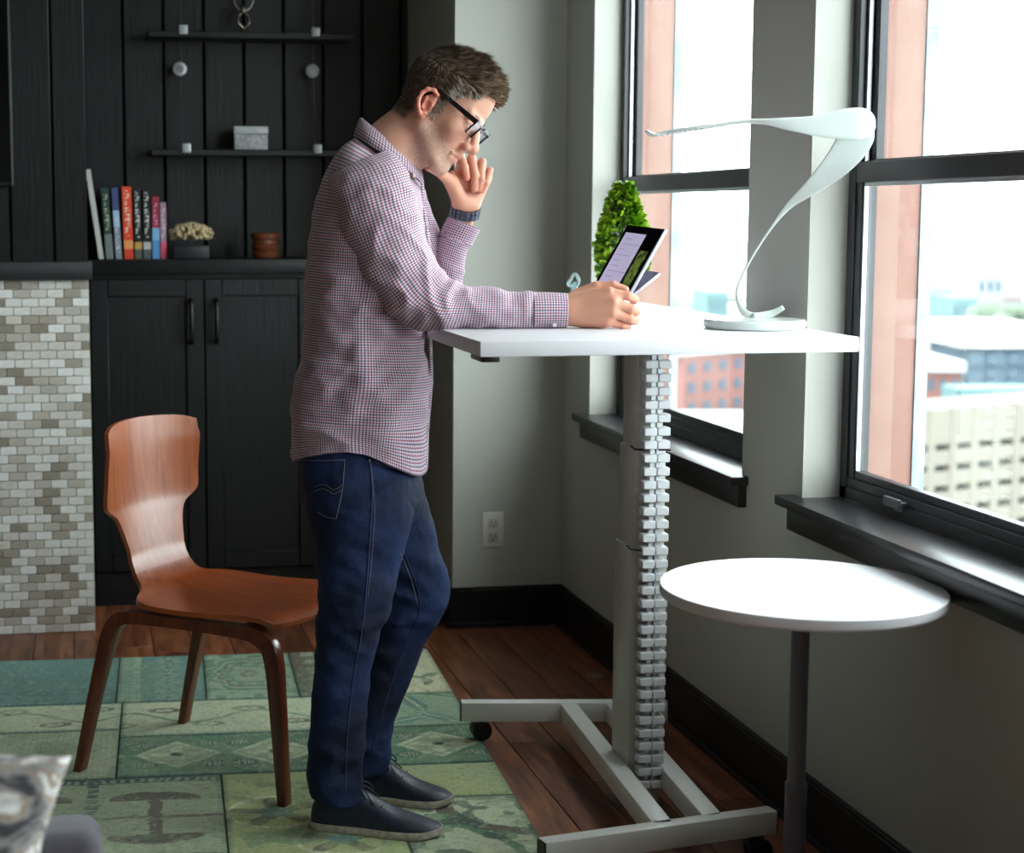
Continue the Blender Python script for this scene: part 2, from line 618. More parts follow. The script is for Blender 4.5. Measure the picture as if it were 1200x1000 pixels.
# ------------------------------------------------ built-in cabinet in the niche
cab = thing('base_cabinet', 'black stained built-in cupboard with panelled doors below the book ledge', 'cabinet', (0.634, 6.5, 0))
MB().box(0.036, 1.215, 6.345, 6.645, 0.0, 1.185).build('cabinet_body', M['black_wood'], cab)
for (a, b, hs) in ((0.040, 0.437, 1), (0.441, 0.838, -1), (0.842, 1.214, -1)):
    d = MB()
    z0, z1, st = 0.125, 1.17, 0.062
    d.box(a, a + st, 6.322, 6.343, z0, z1)
    d.box(b - st, b, 6.322, 6.343, z0, z1)
    d.box(a + st, b - st, 6.322, 6.343, z1 - st, z1)
    d.box(a + st, b - st, 6.322, 6.343, z0, z0 + st)
    dr = d.build('door', M['black_wood'], cab, bevel=0.003, seg=1)
    MB().box(a + st - .002, b - st + .002, 6.333, 6.343, z0 + st - .002, z1 - st + .002).build('door_panel', M['black_wood'], dr)
    hx = b - 0.045 if hs > 0 else a + 0.04
    pts = [(hx, 6.322, 1.095), (hx, 6.300, 1.088), (hx, 6.290, 1.065), (hx, 6.287, 1.02), (hx, 6.290, 0.975), (hx, 6.300, 0.952), (hx, 6.322, 0.945)]
    h = MB().tube([tuple(p) for p in catmull(pts, 4)], [0.009] * 3 + [0.008] * 19 + [0.009] * 3, 10)
    h.build('handle', M['black_plastic'], dr, smooth=True)
MB().box(0.045, 1.21, 6.337, 6.344, 0.0, 0.12).build('plinth', M['black_wood_x'], cab)
top = MB().box(0.036, 1.218, 6.295, 6.648, 1.187, 1.238).build('ledge_top', M['black_wood_x'], bevel=0.003)
tag(top, 'black ledge running along the top of the built-in cupboard', 'ledge')

# ------------------------------------------------ wall shelves on steel cables
M['clamp'] = mat('satin_clamp', rgb(190, 192, 194), 0.35, metal=0.3)
SH = [(0.262, 1.005, 2.045, 'upper'), (0.268, 1.005, 1.628, 'lower')]
for (a, b, z, nm) in SH:
    s = thing('wall_shelf', '%s of the two thin black cable-hung shelves on the dark panelling' % nm, 'shelf', ((a + b) / 2, 6.6, z), 'cable-hung wall shelves')
    MB().box(a, b, 6.48, 6.648, z - 0.022, z).build('shelf_board', M['black_wood_x'], s, bevel=0.002, seg=1)
    for cx in (a + 0.125, a + 0.60):
        MB().box(cx - 0.015, cx + 0.015, 6.468, 6.496, z - 0.012, z + 0.020).build('clamp', M['clamp'], s, bevel=0.002)
for cx in (0.380, 0.865):
    c = thing('cable_standoff', 'round steel cable standoff on the panelling, %s of the two' % ('left' if cx < .6 else 'right'), 'fitting', (cx, 6.6, 1.92), 'steel standoffs between the shelves')
    MB().cyl((cx, 6.60, 1.92), (cx, 6.648, 1.92), 0.010).build('post', M['steel'], c, smooth='auto')
    MB().cyl((cx, 6.588, 1.92), (cx, 6.600, 1.92), 0.025, 0.025, 28).build('disc', M['clamp'], c, bevel=0.003)
    MB().cyl((cx, 6.583, 1.92), (cx, 6.588, 1.92), 0.013, 0.011, 20).build('screw_cap', M['steel'], c, smooth='auto')
    MB().cyl((cx + .008, 6.594, 1.62), (cx + .004, 6.594, 1.90), 0.0018, n=6).build('cable', M['steel'], c)
    MB().cyl((cx + .004, 6.594, 1.94), (cx + .004, 6.594, 2.94), 0.0012, n=6).build('cable', M['steel'], c)

# television on the chimney wall
tv = thing('television', 'black flat television on the dark wall at the left edge', 'television', (-0.75, 5.92, 1.5))
MB().box(-1.35, -0.197, 5.885, 5.945, 1.487, 2.19).build('casing', M['black_plastic'], tv, bevel=0.003)
MB().box(-1.34, -0.207, 5.880, 5.885, 1.50, 2.18).build('screen', mat('tv_screen', rgb(4, 4, 6), 0.12), tv)
MB().box(-0.2035, -0.199, 5.878, 5.884, 1.487, 2.19).build('bezel_edge', M['steel'], tv)

# ------------------------------------------------ books on the ledge
def spine_mat(name, cols, text=None, rough=0.5):
    """cols: list of (height fraction, colour); blurred print on the back of the spine"""
    m = bpy.data.materials.new(name)
    m.use_nodes = True
    nt = m.node_tree
    b = nt.nodes['Principled BSDF']
    b.inputs['Roughness'].default_value = rough
    co = nt.nodes.new('ShaderNodeTexCoord')
    s = nt.nodes.new('ShaderNodeSeparateXYZ')
    nt.links.new(co.outputs['Generated'], s.inputs[0])
    r = nt.nodes.new('ShaderNodeValToRGB')
    r.color_ramp.interpolation = 'CONSTANT'
    r.color_ramp.elements[0].position = 0
    r.color_ramp.elements[0].color = cols[0][1]
    r.color_ramp.elements[1].position = cols[1][0] if len(cols) > 1 else 1
    r.color_ramp.elements[1].color = cols[1][1] if len(cols) > 1 else cols[0][1]
    for p, c in cols[2:]:
        e = r.color_ramp.elements.new(p)
        e.color = c
    nt.links.new(s.outputs['Z'], r.inputs[0])
    src = r.outputs[0]
    if text:
        tcol, lo, hi = text
        w = nt.nodes.new('ShaderNodeTexVoronoi')
        w.inputs['Scale'].default_value = 1.0
        mp = nt.nodes.new('ShaderNodeMapping')
        mp.inputs['Scale'].default_value = (3.0, 1, 38)
        nt.links.new(co.outputs['Generated'], mp.inputs[0])
        nt.links.new(mp.outputs[0], w.inputs['Vector'])
        t = nt.nodes.new('ShaderNodeMath')
        t.operation = 'LESS_THAN'
        t.inputs[1].default_value = 0.42
        nt.links.new(w.outputs['Distance'], t.inputs[0])
        prev = t.outputs[0]
        for sock, op, val in (('X', 'GREATER_THAN', .22), ('X', 'LESS_THAN', .78), ('Z', 'GREATER_THAN', lo), ('Z', 'LESS_THAN', hi)):
            c = nt.nodes.new('ShaderNodeMath')
            c.operation = op
            c.inputs[1].default_value = val
            nt.links.new(s.outputs[sock], c.inputs[0])
            k = nt.nodes.new('ShaderNodeMath')
            k.operation = 'MULTIPLY'
            nt.links.new(prev, k.inputs[0])
            nt.links.new(c.outputs[0], k.inputs[1])
            prev = k.outputs[0]
        mx = nt.nodes.new('ShaderNodeMixRGB')
        mx.inputs[2].default_value = tcol
        nt.links.new(prev, mx.inputs[0])
        nt.links.new(src, mx.inputs[1])
        src = mx.outputs[0]
    nt.links.new(src, b.inputs['Base Color'])
    return m


M['paper'] = mat('book_paper', rgb(222, 214, 196), 0.8)
WH = rgb(225, 225, 222)
books = [
    (0.083, 0.018, 0.318, -7.5, 'tall thin white book leaning at the left end of the ledge', spine_mat('spine_white', [(0, rgb(196, 196, 188)), (.05, rgb(205, 204, 196))])),
    (0.113, 0.026, 0.252, -3.2, 'dark green book with pale lettering next to the white book', spine_mat('spine_green', [(0, rgb(120, 128, 128)), (.35, rgb(36, 66, 58))], (rgb(200, 200, 160), .4, .92))),
    (0.145, 0.022, 0.252, -2.8, 'blue and silver spined book between green and orange books', spine_mat('spine_blue', [(0, rgb(140, 150, 165)), (.45, rgb(170, 200, 225)), (.68, rgb(72, 84, 130))], (WH, .1, .6))),
    (0.180, 0.033, 0.256, -1.2, 'bright orange-red book with white lettering', spine_mat('spine_orange', [(0, rgb(222, 66, 40)), (.14, rgb(240, 160, 90)), (.26, rgb(236, 74, 42))], (rgb(250, 225, 210), .32, .95))),
    (0.214, 0.026, 0.247, -0.6, 'black book with white lettering beside the orange book', spine_mat('spine_black', [(0, rgb(90, 88, 84)), (.14, rgb(198, 160, 80)), (.24, rgb(20, 20, 22))], (WH, .3, .97))),
    (0.245, 0.027, 0.247, 0, 'black book with white lettering, farther from the orange book', spine_mat('spine_black_two', [(0, rgb(90, 92, 94)), (.14, rgb(190, 190, 190)), (.24, rgb(18, 18, 20))], (WH, .3, .97))),
    (0.276, 0.026, 0.221, 0, 'slim book with a red upper and light blue lower spine', spine_mat('spine_red_blue', [(0, rgb(90, 150, 205)), (.3, rgb(130, 185, 225)), (.5, rgb(158, 40, 66))], (rgb(210, 160, 190), .55, .9))),
    (0.303, 0.022, 0.200, 0, 'short pink and grey book at the right end of the row', spine_mat('spine_pink', [(0, rgb(232, 92, 118)), (.3, rgb(168, 132, 150))], (rgb(220, 215, 220), .35, .9))),
]
for (bx, w, h, lean, lab, sm) in books:
    b = thing('book', lab, 'book', (bx, 6.42, 1.238), 'books standing on the black ledge')
    cover = MB()
    cover.box(-w / 2, w / 2, -0.012, -0.008, 0, h)
    co = cover.box(-w / 2, -w / 2 + 0.003, -0.008, 0.15, 0, h).box(w / 2 - 0.003, w / 2, -0.008, 0.15, 0, h)
    me_o = co.build('cover', sm, None, bevel=0.001, seg=1)
    me_o.parent = b
    pg = MB().box(-w / 2 + 0.003, w / 2 - 0.003, -0.008, 0.145, 0.003, h - 0.003).build('pages', M['paper'], None)
    pg.parent = b
    b.rotation_euler = (0, radians(lean), 0)

# coral ornament on its black block
co = thing('coral_ornament', 'cream coral cluster ornament on a small black block', 'ornament', (0.40, 6.42, 1.238))
MB().box(0.335, 0.462, 6.37, 6.47, 1.2385, 1.285).build('block', mat('block_black', rgb(26, 28, 33), .5), co, bevel=0.003)
M['coral'] = mat('coral', rgb(214, 196, 156), 0.8, noise_col=rgb(150, 126, 84), nscale=60, namt=0.6)
cb = MB()
rc = random.Random(11)
for k in range(190):
    t = rc.uniform(0, 2 * pi)
    e = rc.uniform(0.0, pi * .98)
    dx, dy, dz = cos(t) * sin(e / 1.0), sin(t) * sin(e), cos(e)
    if dz < -0.35:
        dz = -0.35 * rc.random()
    c = Vector((0.402 + dx * 0.075, 6.42 + dy * 0.055, 1.325 + dz * 0.036))
    cb.ball(c, rc.uniform(0.0065, 0.0085), 8, 6)
    cb.tube([Vector((0.402, 6.42, 1.325)).lerp(c, .55), c], [.004, .007], 6)
cb.build('coral', M['coral'], co, smooth=True)

# carved wooden pot
pot = MB().lathe((0.668, 6.42, 1.238), [(0.040, 0), (0.046, 0.004), (0.050, 0.02), (0.044, 0.026), (0.047, 0.03), (0.051, 0.042), (0.045, 0.05), (0.047, 0.054), (0.044, 0.066), (0.051, 0.072), (0.053, 0.086), (0.047, 0.092), (0.040, 0.09), (0.036, 0.03)], 30)
tag(pot.build('wooden_pot', grain_mat('pot_wood', [rgb(88, 44, 22), rgb(128, 68, 34)], 2, rough=.5, scale=8, rand=0), smooth='auto'), 'small brown turned wooden pot on the black ledge', 'pot')

# white keepsake box on the lower shelf
kb = thing('keepsake_box', 'white marbled lidded box standing on the lower cable shelf', 'box', (0.628, 6.56, 1.628))
M['marble'] = mat('marbled_white', rgb(206, 208, 210), 0.35, noise_col=rgb(120, 124, 130), nscale=70, namt=0.6)
M['marble2'] = mat('marbled_lid', rgb(226, 228, 230), 0.3, noise_col=rgb(160, 164, 170), nscale=25, namt=0.4)
MB().box(0.568, 0.688, 6.50, 6.60, 1.629, 1.684).build('box_body', M['marble'], kb, bevel=0.002)
MB().box(0.566, 0.690, 6.498, 6.602, 1.685, 1.712).build('lid', M['marble2'], kb, bevel=0.003)

# silver figure on the upper shelf, cut by the top of the frame
sf = thing('silver_figurine', 'ornate silver sculpture with open loops standing on the upper shelf', 'sculpture', (0.61, 6.56, 2.045))
M['silver'] = mat('tarnished_silver', rgb(165, 160, 150), 0.25, metal=0.9, noise_col=rgb(70, 66, 60), nscale=50, namt=0.7)
MB().lathe((0.61, 6.56, 2.0455), [(0.034, 0), (0.034, 0.004), (0.02, 0.008), (0.01, 0.016), (0.008, 0.024)], 24).build('foot', M['silver'], sf, smooth='auto')
lb = MB()
for s_ in (-1, 1):
    pts = [(0.61, 6.56, 2.066), (0.61 + s_ * .020, 6.555, 2.085), (0.61 + s_ * .017, 6.56, 2.11), (0.61 + s_ * .006, 6.56, 2.122), (0.61 + s_ * .028, 6.56, 2.145), (0.61 + s_ * .034, 6.56, 2.175), (0.61 + s_ * .012, 6.56, 2.205), (0.61, 6.56, 2.235)]
    lb.tube([tuple(p) for p in catmull(pts, 5)], 0.0065, 8)
lb.ball((0.61, 6.56, 2.13), (0.014, 0.012, 0.018), 12, 8)
lb.build('loops', M['silver'], sf, smooth=True)

# outlet
ou = thing('wall_outlet', 'ivory double wall outlet on the grey wall left of the desk column', 'outlet', (1.372, WY, 0.333))
M['ivory'] = mat('ivory_plastic', rgb(222, 220, 208), 0.4)
M['ivory2'] = mat('ivory_socket', rgb(200, 198, 186), 0.4)
MB().box(1.335, 1.409, WY - 0.006, WY, 0.273, 0.393).build('cover_plate', M['ivory'], ou, bevel=0.003)
for z in (0.31, 0.356):
    so = MB().box(1.354, 1.390, WY - 0.009, WY - 0.006, z - 0.017, z + 0.017).build('socket', M['ivory2'], ou, bevel=0.002)
    MB().box(1.3635, 1.3660, WY - 0.0095, WY - 0.009, z - .003, z + .008).box(1.378, 1.3805, WY - 0.0095, WY - 0.009, z - .003, z + .007).cyl((1.372, WY - .0095, z - .010), (1.372, WY - .009, z - .010), .003, n=10).build('slot', M['gap'], so)

disc = MB().cyl((1.528, 5.105, 0.0), (1.528, 5.105, 0.003), 0.027, 0.025, 24).build('floor_cap', mat('brass_cap', rgb(150, 138, 112), 0.5, metal=0.3), bevel=0.001)
tag(disc, 'small tan round cap lying on the floorboards near the back corner', 'floor cap')

# ================================================================== STANDING DESK
dk = thing('standing_desk', 'white height-adjustable desk on a cable-spined column and rolling steel base', 'desk', (1.3, 3.95, 0))
DZ = 1.148
dt = MB().box(0.781, 1.578, 3.425, 4.93, DZ - 0.031, DZ)
dt.build('desktop', M['white_lam'], dk, bevel=0.0025)
MB().box(0.80, 0.84, 3.50, 3.60, DZ - 0.048, DZ - 0.0315).build('cable_hook', M['black_plastic'], dk, bevel=0.003)
MB().box(1.05, 1.50, 3.78, 4.16, DZ - 0.046, DZ - 0.0315).build('top_bracket', M['column'], dk, bevel=0.002)
MB().box(1.248, 1.336, 3.892, 4.022, 0.055, 0.63).build('column_stage', M['column'], dk, bevel=0.004)
MB().box(1.254, 1.330, 3.898, 4.016, 0.62, 0.862).build('column_stage', M['column'], dk, bevel=0.004)
MB().box(1.260, 1.324, 3.904, 4.010, 0.85, DZ - 0.046).build('column_stage', M['column'], dk, bevel=0.004)
for z, a, b in ((0.630, 1.240, 1.262), (0.862, 1.246, 1.328)):
    MB().tube([(a, 3.90, z + .006), (a + .004, 3.884, z), (b, 3.862, z), ], 0.0022, 6).build('cable_tie', M['black_plastic'], dk)
# the spine: one link after another
nl = 34
z0, z1 = 0.075, DZ - 0.058
lk = MB()
lk.box(-0.031, -0.0006, -0.028, 0.006, -0.0095, 0.0095).box(0.0006, 0.031, -0.028, 0.006, -0.0095, 0.0095)
lk0 = lk.build('spine_link', M['spine'], None, bevel=0.0022, seg=1)
neck = MB().box(-0.012, -0.002, -0.014, -0.002, -0.018, 0.018).box(0.003, 0.013, -0.014, -0.002, -0.018, 0.018).build('spine_joint', M['spine'], None)
for k in range(nl):
    z = z0 + (z1 - z0) * k / (nl - 1)
    for src in (lk0, neck):
        o = src if k == 0 else src.copy()
        if k:
            COL.objects.link(o)
        o.parent = dk
        o.location = (1.294 - 1.3, 3.882 - 3.95, z + (0.016 if src is neck else 0))
MB().lathe((1.294, 3.888, 0.0175), [(0.026, 0), (0.030, 0.004), (0.030, 0.02), (0.022, 0.03), (0.02, 0.045)], 20).build('spine_foot', M['spine'], dk, smooth='auto')
# rolling base
def bar(mb, p, q, w, z0, z1):
    p, q = Vector((p[0], p[1], 0)), Vector((q[0], q[1], 0))
    d = (q - p).normalized()
    n_ = Vector((-d.y, d.x, 0)) * w / 2
    vs = []
    for z in (z0, z1):
        for c in (p - n_, q - n_, q + n_, p + n_):
            vs.append((c.x, c.y, z))
    mb.add(vs, [(0, 3, 2, 1), (4, 5, 6, 7), (0, 1, 5, 4), (1, 2, 6, 5), (2, 3, 7, 6), (3, 0, 4, 7)])
    return mb
BZ = 0.113
bar(MB(), (1.203, 3.50), (1.256, 4.43), 0.045, BZ - 0.05, BZ).build('base_rail', M['white_metal'], dk, bevel=0.003)
bar(MB(), (1.324, 3.53), (1.375, 4.41), 0.045, BZ - 0.05, BZ).build('base_rail', M['white_metal'], dk, bevel=0.003)
bar(MB(), (1.24, 3.955), (1.355, 3.955), 0.10, BZ - 0.052, BZ - 0.044).build('base_plate', M['white_metal'], dk)
feet = [((0.922, 3.440), (1.468, 3.548)), ((0.980, 4.500), (1.520, 4.410))]
for p, q in feet:
    bar(MB(), p, q, 0.040, BZ - 0.052, BZ).build('foot_bar', M['white_metal'], dk, bevel=0.003)
    for c, o_ in ((p, q), (q, p)):
        d = (Vector(o_) - Vector(c)).normalized()
        c1 = Vector(c) - d * 0.003
        bar(MB(), c1, Vector(c) + d * .0005, 0.038, BZ - 0.051, BZ - 0.001).build('end_cap', M['black_plastic'], dk, bevel=0.001, seg=1)
        cc = Vector(c) + d * 0.045
        cs = MB().cyl((cc.x, cc.y, 0.050), (cc.x, cc.y, BZ - 0.052), 0.012)
        cs.ball((cc.x, cc.y, 0.040), (0.020, 0.020, 0.020), 14, 10)
        cas = cs.build('caster', M['black_plastic'], dk, smooth='auto')
        for s_ in (-1, 1):
            a = Vector((cc.x + .008, cc.y + s_ * 0.009, 0.0285))
            b = Vector((cc.x + .008, cc.y + s_ * 0.024, 0.0285))
            base_z = 0.0285 if cc.x > 1.04 else 0.036
            a.z = b.z = base_z
            MB().cyl(a, b, 0.0275, 0.0265, 20).build('wheel', M['black_plastic'], cas, bevel=0.003)

# ================================================================== ROUND SIDE TABLE
RT = Vector((1.335, 3.115))
rt_ = thing('round_table', 'round white-topped side table on a single grey telescopic pole', 'table', (RT.x, RT.y, 0))
TZ = 0.70
prof = [(0.250, -0.024), (0.258, -0.0235), (0.2625, -0.020), (0.2635, -0.016), (0.2635, -0.0015), (0.262, 0.0)]
tt = MB().lathe((0, 0, 0), prof, 96, sy=1.07)
o = tt.build('tabletop', M['white_lam'], None, smooth='auto')
o.parent = rt_
o.location = (0, 0, TZ)
MB().cyl((RT.x, RT.y, TZ - 0.040), (RT.x, RT.y, TZ - 0.0262), 0.075, 0.08, 32).build('mounting_plate', M['pole'], rt_, smooth='auto')
MB().cyl((RT.x, RT.y, 0.30), (RT.x, RT.y, TZ - 0.040), 0.0172, n=28).build('upper_pole', M['pole'], rt_, smooth='auto')
MB().lathe((RT.x, RT.y, 0.02), [(0.0205, 0), (0.0205, 0.285), (0.0215, 0.287), (0.022, 0.292), (0.0205, 0.298), (0.0175, 0.299)], 28).build('lower_pole', M['pole'], rt_, smooth='auto')
MB().lathe((RT.x, RT.y, 0.0), [(0.19, 0), (0.19, 0.008), (0.15, 0.013), (0.03, 0.02)], 48).build('base_disc', M['pole'], rt_, smooth='auto')

# ================================================================== BENTWOOD CHAIR
CH = Vector((0.367, 4.412, 0.008))
cang = atan2(-0.592, 0.806)
CM = Matrix.Translation(CH) @ Matrix.Rotation(cang, 4, 'Z')
ch = thing('dining_chair', 'brown bentwood chair with a one-piece ply back and seat on the green rug', 'chair', CH)
ch.rotation_euler = (0, 0, cang)


def local_obj(mb, name, m, parent, **k):
    o = mb.build(name, m, None, **k)
    o.parent = parent
    return o


prof = [(-0.302, 0.868), (-0.297, 0.80), (-0.290, 0.72), (-0.282, 0.660), (-0.272, 0.622), (-0.252, 0.555), (-0.238, 0.515), (-0.215, 0.478),
        (-0.185, 0.452), (-0.150, 0.438), (-0.10, 0.431), (-0.02, 0.427), (0.08, 0.428), (0.17, 0.432), (0.225, 0.430), (0.262, 0.418)]
wid = [0.200, 0.206, 0.206, 0.205, 0.150, 0.126, 0.122, 0.126, 0.140, 0.205, 0.230, 0.232, 0.232, 0.230, 0.228, 0.220]
pr = catmull([(a, b, c) for (a, b), c in zip(prof, wid)], 5)
NV = 24
T = 0.012
vs, fs = [], []
npr = len(pr)
# tangents/normals along the profile
for side in (0, 1):
    for i in range(npr):
        a = pr[max(i - 1, 0)]
        b = pr[min(i + 1, npr - 1)]
        tx, tz = b[0] - a[0], b[1] - a[1]
        L = sqrt(tx * tx + tz * tz)
        nx, nz = -tz / L, tx / L          # towards the sitter
        if nx < 0 and nz < 0:
            nx, nz = -nx, -nz
        for k in range(NV + 1):
            s_ = -1 + 2 * k / NV
            x, z, w = pr[i]
            hh = max(0.0, min(1.0, (z - 0.5) / 0.3))
            y = s_ * w + 0.018 * max(0.0, min(1.0, (z - 0.44) / 0.1))
            cup = hh * 0.045 * s_ * s_ * (w / 0.19) ** 2
            xx = x + cup
            zz = z
            if hh > 0.9 or i < 5:
                zz = z - 0.010 * s_ * s_ * (1 if i < 4 else 0)
                if i == 0:
                    zz -= 0.010 * s_ ** 8
            st_ = max(0.0, min(1.0, (x + 0.12) / 0.2)) if z < 0.46 else 0
            zz -= st_ * 0.010 * (1 - s_ * s_)            # dished seat
            if x > 0.0 and z < 0.46:
                xx -= 0.018 * s_ ** 4 * (x / .26)
            o_ = T if side == 0 else 0.0
            vs.append((xx + nx * o_, y, zz + nz * o_))
W1 = NV + 1
off = npr * W1
for i in range(npr - 1):
    for k in range(NV):
        a, b, c, d = i * W1 + k, i * W1 + k + 1, (i + 1) * W1 + k + 1, (i + 1) * W1 + k
        fs.append((a, b, c, d))
        fs.append((off + d, off + c, off + b, off + a))
for i in range(npr - 1):
    for k in (0, NV):
        a, d = i * W1 + k, (i + 1) * W1 + k
        fs.append((a, d, off + d, off + a))
for k in range(NV):
    for i in (0, npr - 1):
        a, b = i * W1 + k, i * W1 + k + 1
        fs.append((a, b, off + b, off + a))
# back part and seat part of the one-piece shell
cut = 9 * 5
def shell(i0, i1, name, m):
    idx = {}
    V2, F2 = [], []
    for f in fs:
        rows = [((v % off) // W1) for v in f]
        if min(rows) >= i0 and max(rows) <= i1:
            g = []
            for v in f:
                if v not in idx:
                    idx[v] = len(V2)
                    V2.append(vs[v])
                g.append(idx[v])
            F2.append(g)
    mb = MB()
    mb.v, mb.f = V2, F2
    return local_obj(mb, name, m, ch, smooth='auto')
shell(0, 34, 'backrest', M['chair_back'])
shell(34, npr - 1, 'seat', M['chair_wood'])
# bent side frames: rear leg, rail under the seat and front leg in one sweep each
for s_ in (-1, 1):
    path = [(-0.305, s_ * 0.238, 0.0), (-0.268, s_ * 0.232, 0.16), (-0.232, s_ * 0.226, 0.30), (-0.212, s_ * 0.223, 0.365), (-0.185, s_ * 0.220, 0.398), (-0.14, s_ * 0.218, 0.407),
            (0.0, s_ * 0.214, 0.405), (0.14, s_ * 0.214, 0.403), (0.200, s_ * 0.216, 0.398), (0.236, s_ * 0.219, 0.376), (0.252, s_ * 0.222, 0.335), (0.262, s_ * 0.226, 0.25), (0.285, s_ * 0.236, 0.0)]
    hw = [0.013, 0.016, 0.021, 0.023, 0.022, 0.018, 0.015, 0.018, 0.022, 0.025, 0.024, 0.021, 0.014]
    P = catmull([p + (w,) for p, w in zip(path, hw)], 5)
    V2, F2 = [], []
    for i, p in enumerate(P):
        a, b = P[max(i - 1, 0)], P[min(i + 1, len(P) - 1)]
        t = Vector((b[0] - a[0], 0, b[2] - a[2])).normalized()
        n_ = Vector((-t.z, 0, t.x))
        if i in (0, len(P) - 1):
            n_ = Vector((-1 if i == 0 else 1, 0, 0))
        c = Vector(p[:3])
        w, ty = p[3], 0.0165
        for (q, r) in ((-1, -1), (1, -1), (1, 1), (-1, 1)):
            V2.append(c + n_ * q * w * 0.82 + Vector((0, r * ty, 0)))
    n = len(P)
    for i in range(n - 1):
        for k in range(4):
            j = (k + 1) % 4
            F2.append((i * 4 + k, i * 4 + j, (i + 1) * 4 + j, (i + 1) * 4 + k))
    F2 += [(3, 2, 1, 0), tuple((n - 1) * 4 + q for q in range(4))]
    ranges = (('leg', 0, 19), ('seat_rail', 19, 44), ('leg', 44, n - 1))
    for nm, i0, i1 in ranges:
        mb = MB()
        mb.v = [V2[j] for j in range(i0 * 4, (i1 + 1) * 4)]
        mb.f = []
        for i in range(i1 - i0):
            for k in range(4):
                j = (k + 1) % 4
                mb.f.append((i * 4 + k, i * 4 + j, (i + 1) * 4 + j, (i + 1) * 4 + k))
        mb.f += [(3, 2, 1, 0), tuple((i1 - i0) * 4 + q for q in range(4))]
        local_obj(mb, nm, M['chair_leg'], ch, bevel=0.003 if nm == 'leg' else 0, smooth='auto')
for xx in (-0.13, 0.16):
    local_obj(MB().box(xx - 0.02, xx + 0.02, -0.205, 0.205, 0.395, 0.412), 'cross_rail', M['chair_leg'], ch, bevel=0.003)

# ================================================================== DESK LAMP
lp = thing('desk_lamp', 'white sculptural ribbon desk lamp with round base on the standing desk', 'lamp', (1.465, 3.715, DZ))
MB().lathe((1.465, 3.715, DZ + .0005), [(0.100, 0), (0.108, 0.002), (0.1115, 0.008), (0.1115, 0.016), (0.107, 0.021), (0.06, 0.0235), (0.01, 0.024)], 64).build('lamp_base', M['white_gloss'], lp, smooth='auto')


def frame_pt(px, py, d):
    return spot(px, py, d)


DL = 3.91
# (px, py, depth, half width, face: 0 = edge-on / lying flat, 1 = face to the room, thickness)
rib = [(918, 360, DL - .01, .006, .9, .0030), (905, 367, DL, .008, .9, .003), (890, 371, DL, .010, .85, .003), (878, 370, DL, .009, .8, .003), (868, 361, DL, .006, .7, .0028), (863.5, 344, DL, .0030, .7, .0025),
       (869, 325, DL, .0026, .7, .0025), (884, 297, DL, .0026, .7, .0025), (906, 264, DL, .0032, .7, .0028), (926, 240, DL, .008, .75, .003), (948, 222, DL - .01, .016, .85, .003), (974, 199, DL - .02, .027, .95, .003), (992, 178, DL - .028, .035, 1, .0035), (1005, 158, DL - .034, .036, 1, .004), (1012, 146, DL - .038, .024, 1, .004), (1015, 140, DL - .04, .006, 1, .003)]
head = [(1025.5, 147.5, DL - .062, .002, 1, .003), (1024.8, 147.5, DL - .062, .011, 1, .005), (1022, 147.2, DL - .062, .0205, 1, .007), (1016, 146.5, DL - .062, .0295, 1, .008), (1006, 145.5, DL - .062, .0345, 1, .009), (985, 146, DL - .060, .0320, 1, .008), (960, 147.5, DL - .058, .0235, 1, .006), (930, 145.5, DL - .055, .0150, .85, .004), (900, 142, DL - .05, .012, .35, .0035), (870, 142, DL - .04, .016, .1, .0035),
        (840, 146, DL - .03, .020, .04, .0035), (810, 150, DL - .02, .022, .03, .0035), (780, 155, DL, .022, .03, .0035), (766, 157.5, DL, .018, .08, .003), (757, 153, DL, .008, .15, .003)]


def ribbon(rows, name, rounded=None):
    rr = catmull(rows, 6)
    pts = [frame_pt(r[0], r[1], r[2]) for r in rr]
    V2, F2 = [], []
    NR = 16
    for i, r in enumerate(rr):
        t = (pts[min(i + 1, len(pts) - 1)] - pts[max(i - 1, 0)]).normalized()
        flat = ID - t * ID.dot(t)
        flat.normalize()
        up = t.cross(flat).normalized()
        f = r[4]
        wdir = (flat * (1 - f) + up * f)
        wdir.normalize()
        nd = t.cross(wdir).normalized()
        for k in range(NR):
            a = 2 * pi * k / NR
            c_, s_ = cos(a), sin(a)
            bend = 0.18 * r[3] * (c_ * c_)
            V2.append(pts[i] + wdir * (c_ * r[3]) + nd * (s_ * r[5] + bend))
    n = len(rr)
    for i in range(n - 1):
        for k in range(NR):
            j = (k + 1) % NR
            F2.append((i * NR + k, i * NR + j, (i + 1) * NR + j, (i + 1) * NR + k))
    F2 += [tuple(range(NR))[::-1], tuple(range((n - 1) * NR, n * NR))]
    mb = MB()
    mb.v, mb.f = [tuple(v) for v in V2], F2
    return mb.build(name, M['white_gloss'], lp, smooth=True)


ribbon(rib, 'stem')
hd = ribbon(head, 'lamp_head')
for k in range(14):
    px_ = 772 + k * 6.2
    py_ = 157.5 - k * 0.95
    p = frame_pt(px_, py_, DL - .01)
    MB().box(-.004, .004, -.007, .007, -.0012, .0012, Matrix.Translation(p - Vector((0, 0, .0035))) @ Matrix.Rotation(-YAW, 4, 'Z')).build('light_cell', mat('led_cell', rgb(235, 235, 245), .2) if k == 0 else bpy.data.materials['led_cell'], hd)
pp = frame_pt(884, 372, DL)
MB().cyl((pp.x, pp.y, DZ + .022), (pp.x, pp.y, DZ + .034), 0.010, 0.008, 16).build('socket', M['white_gloss'], lp, smooth='auto')

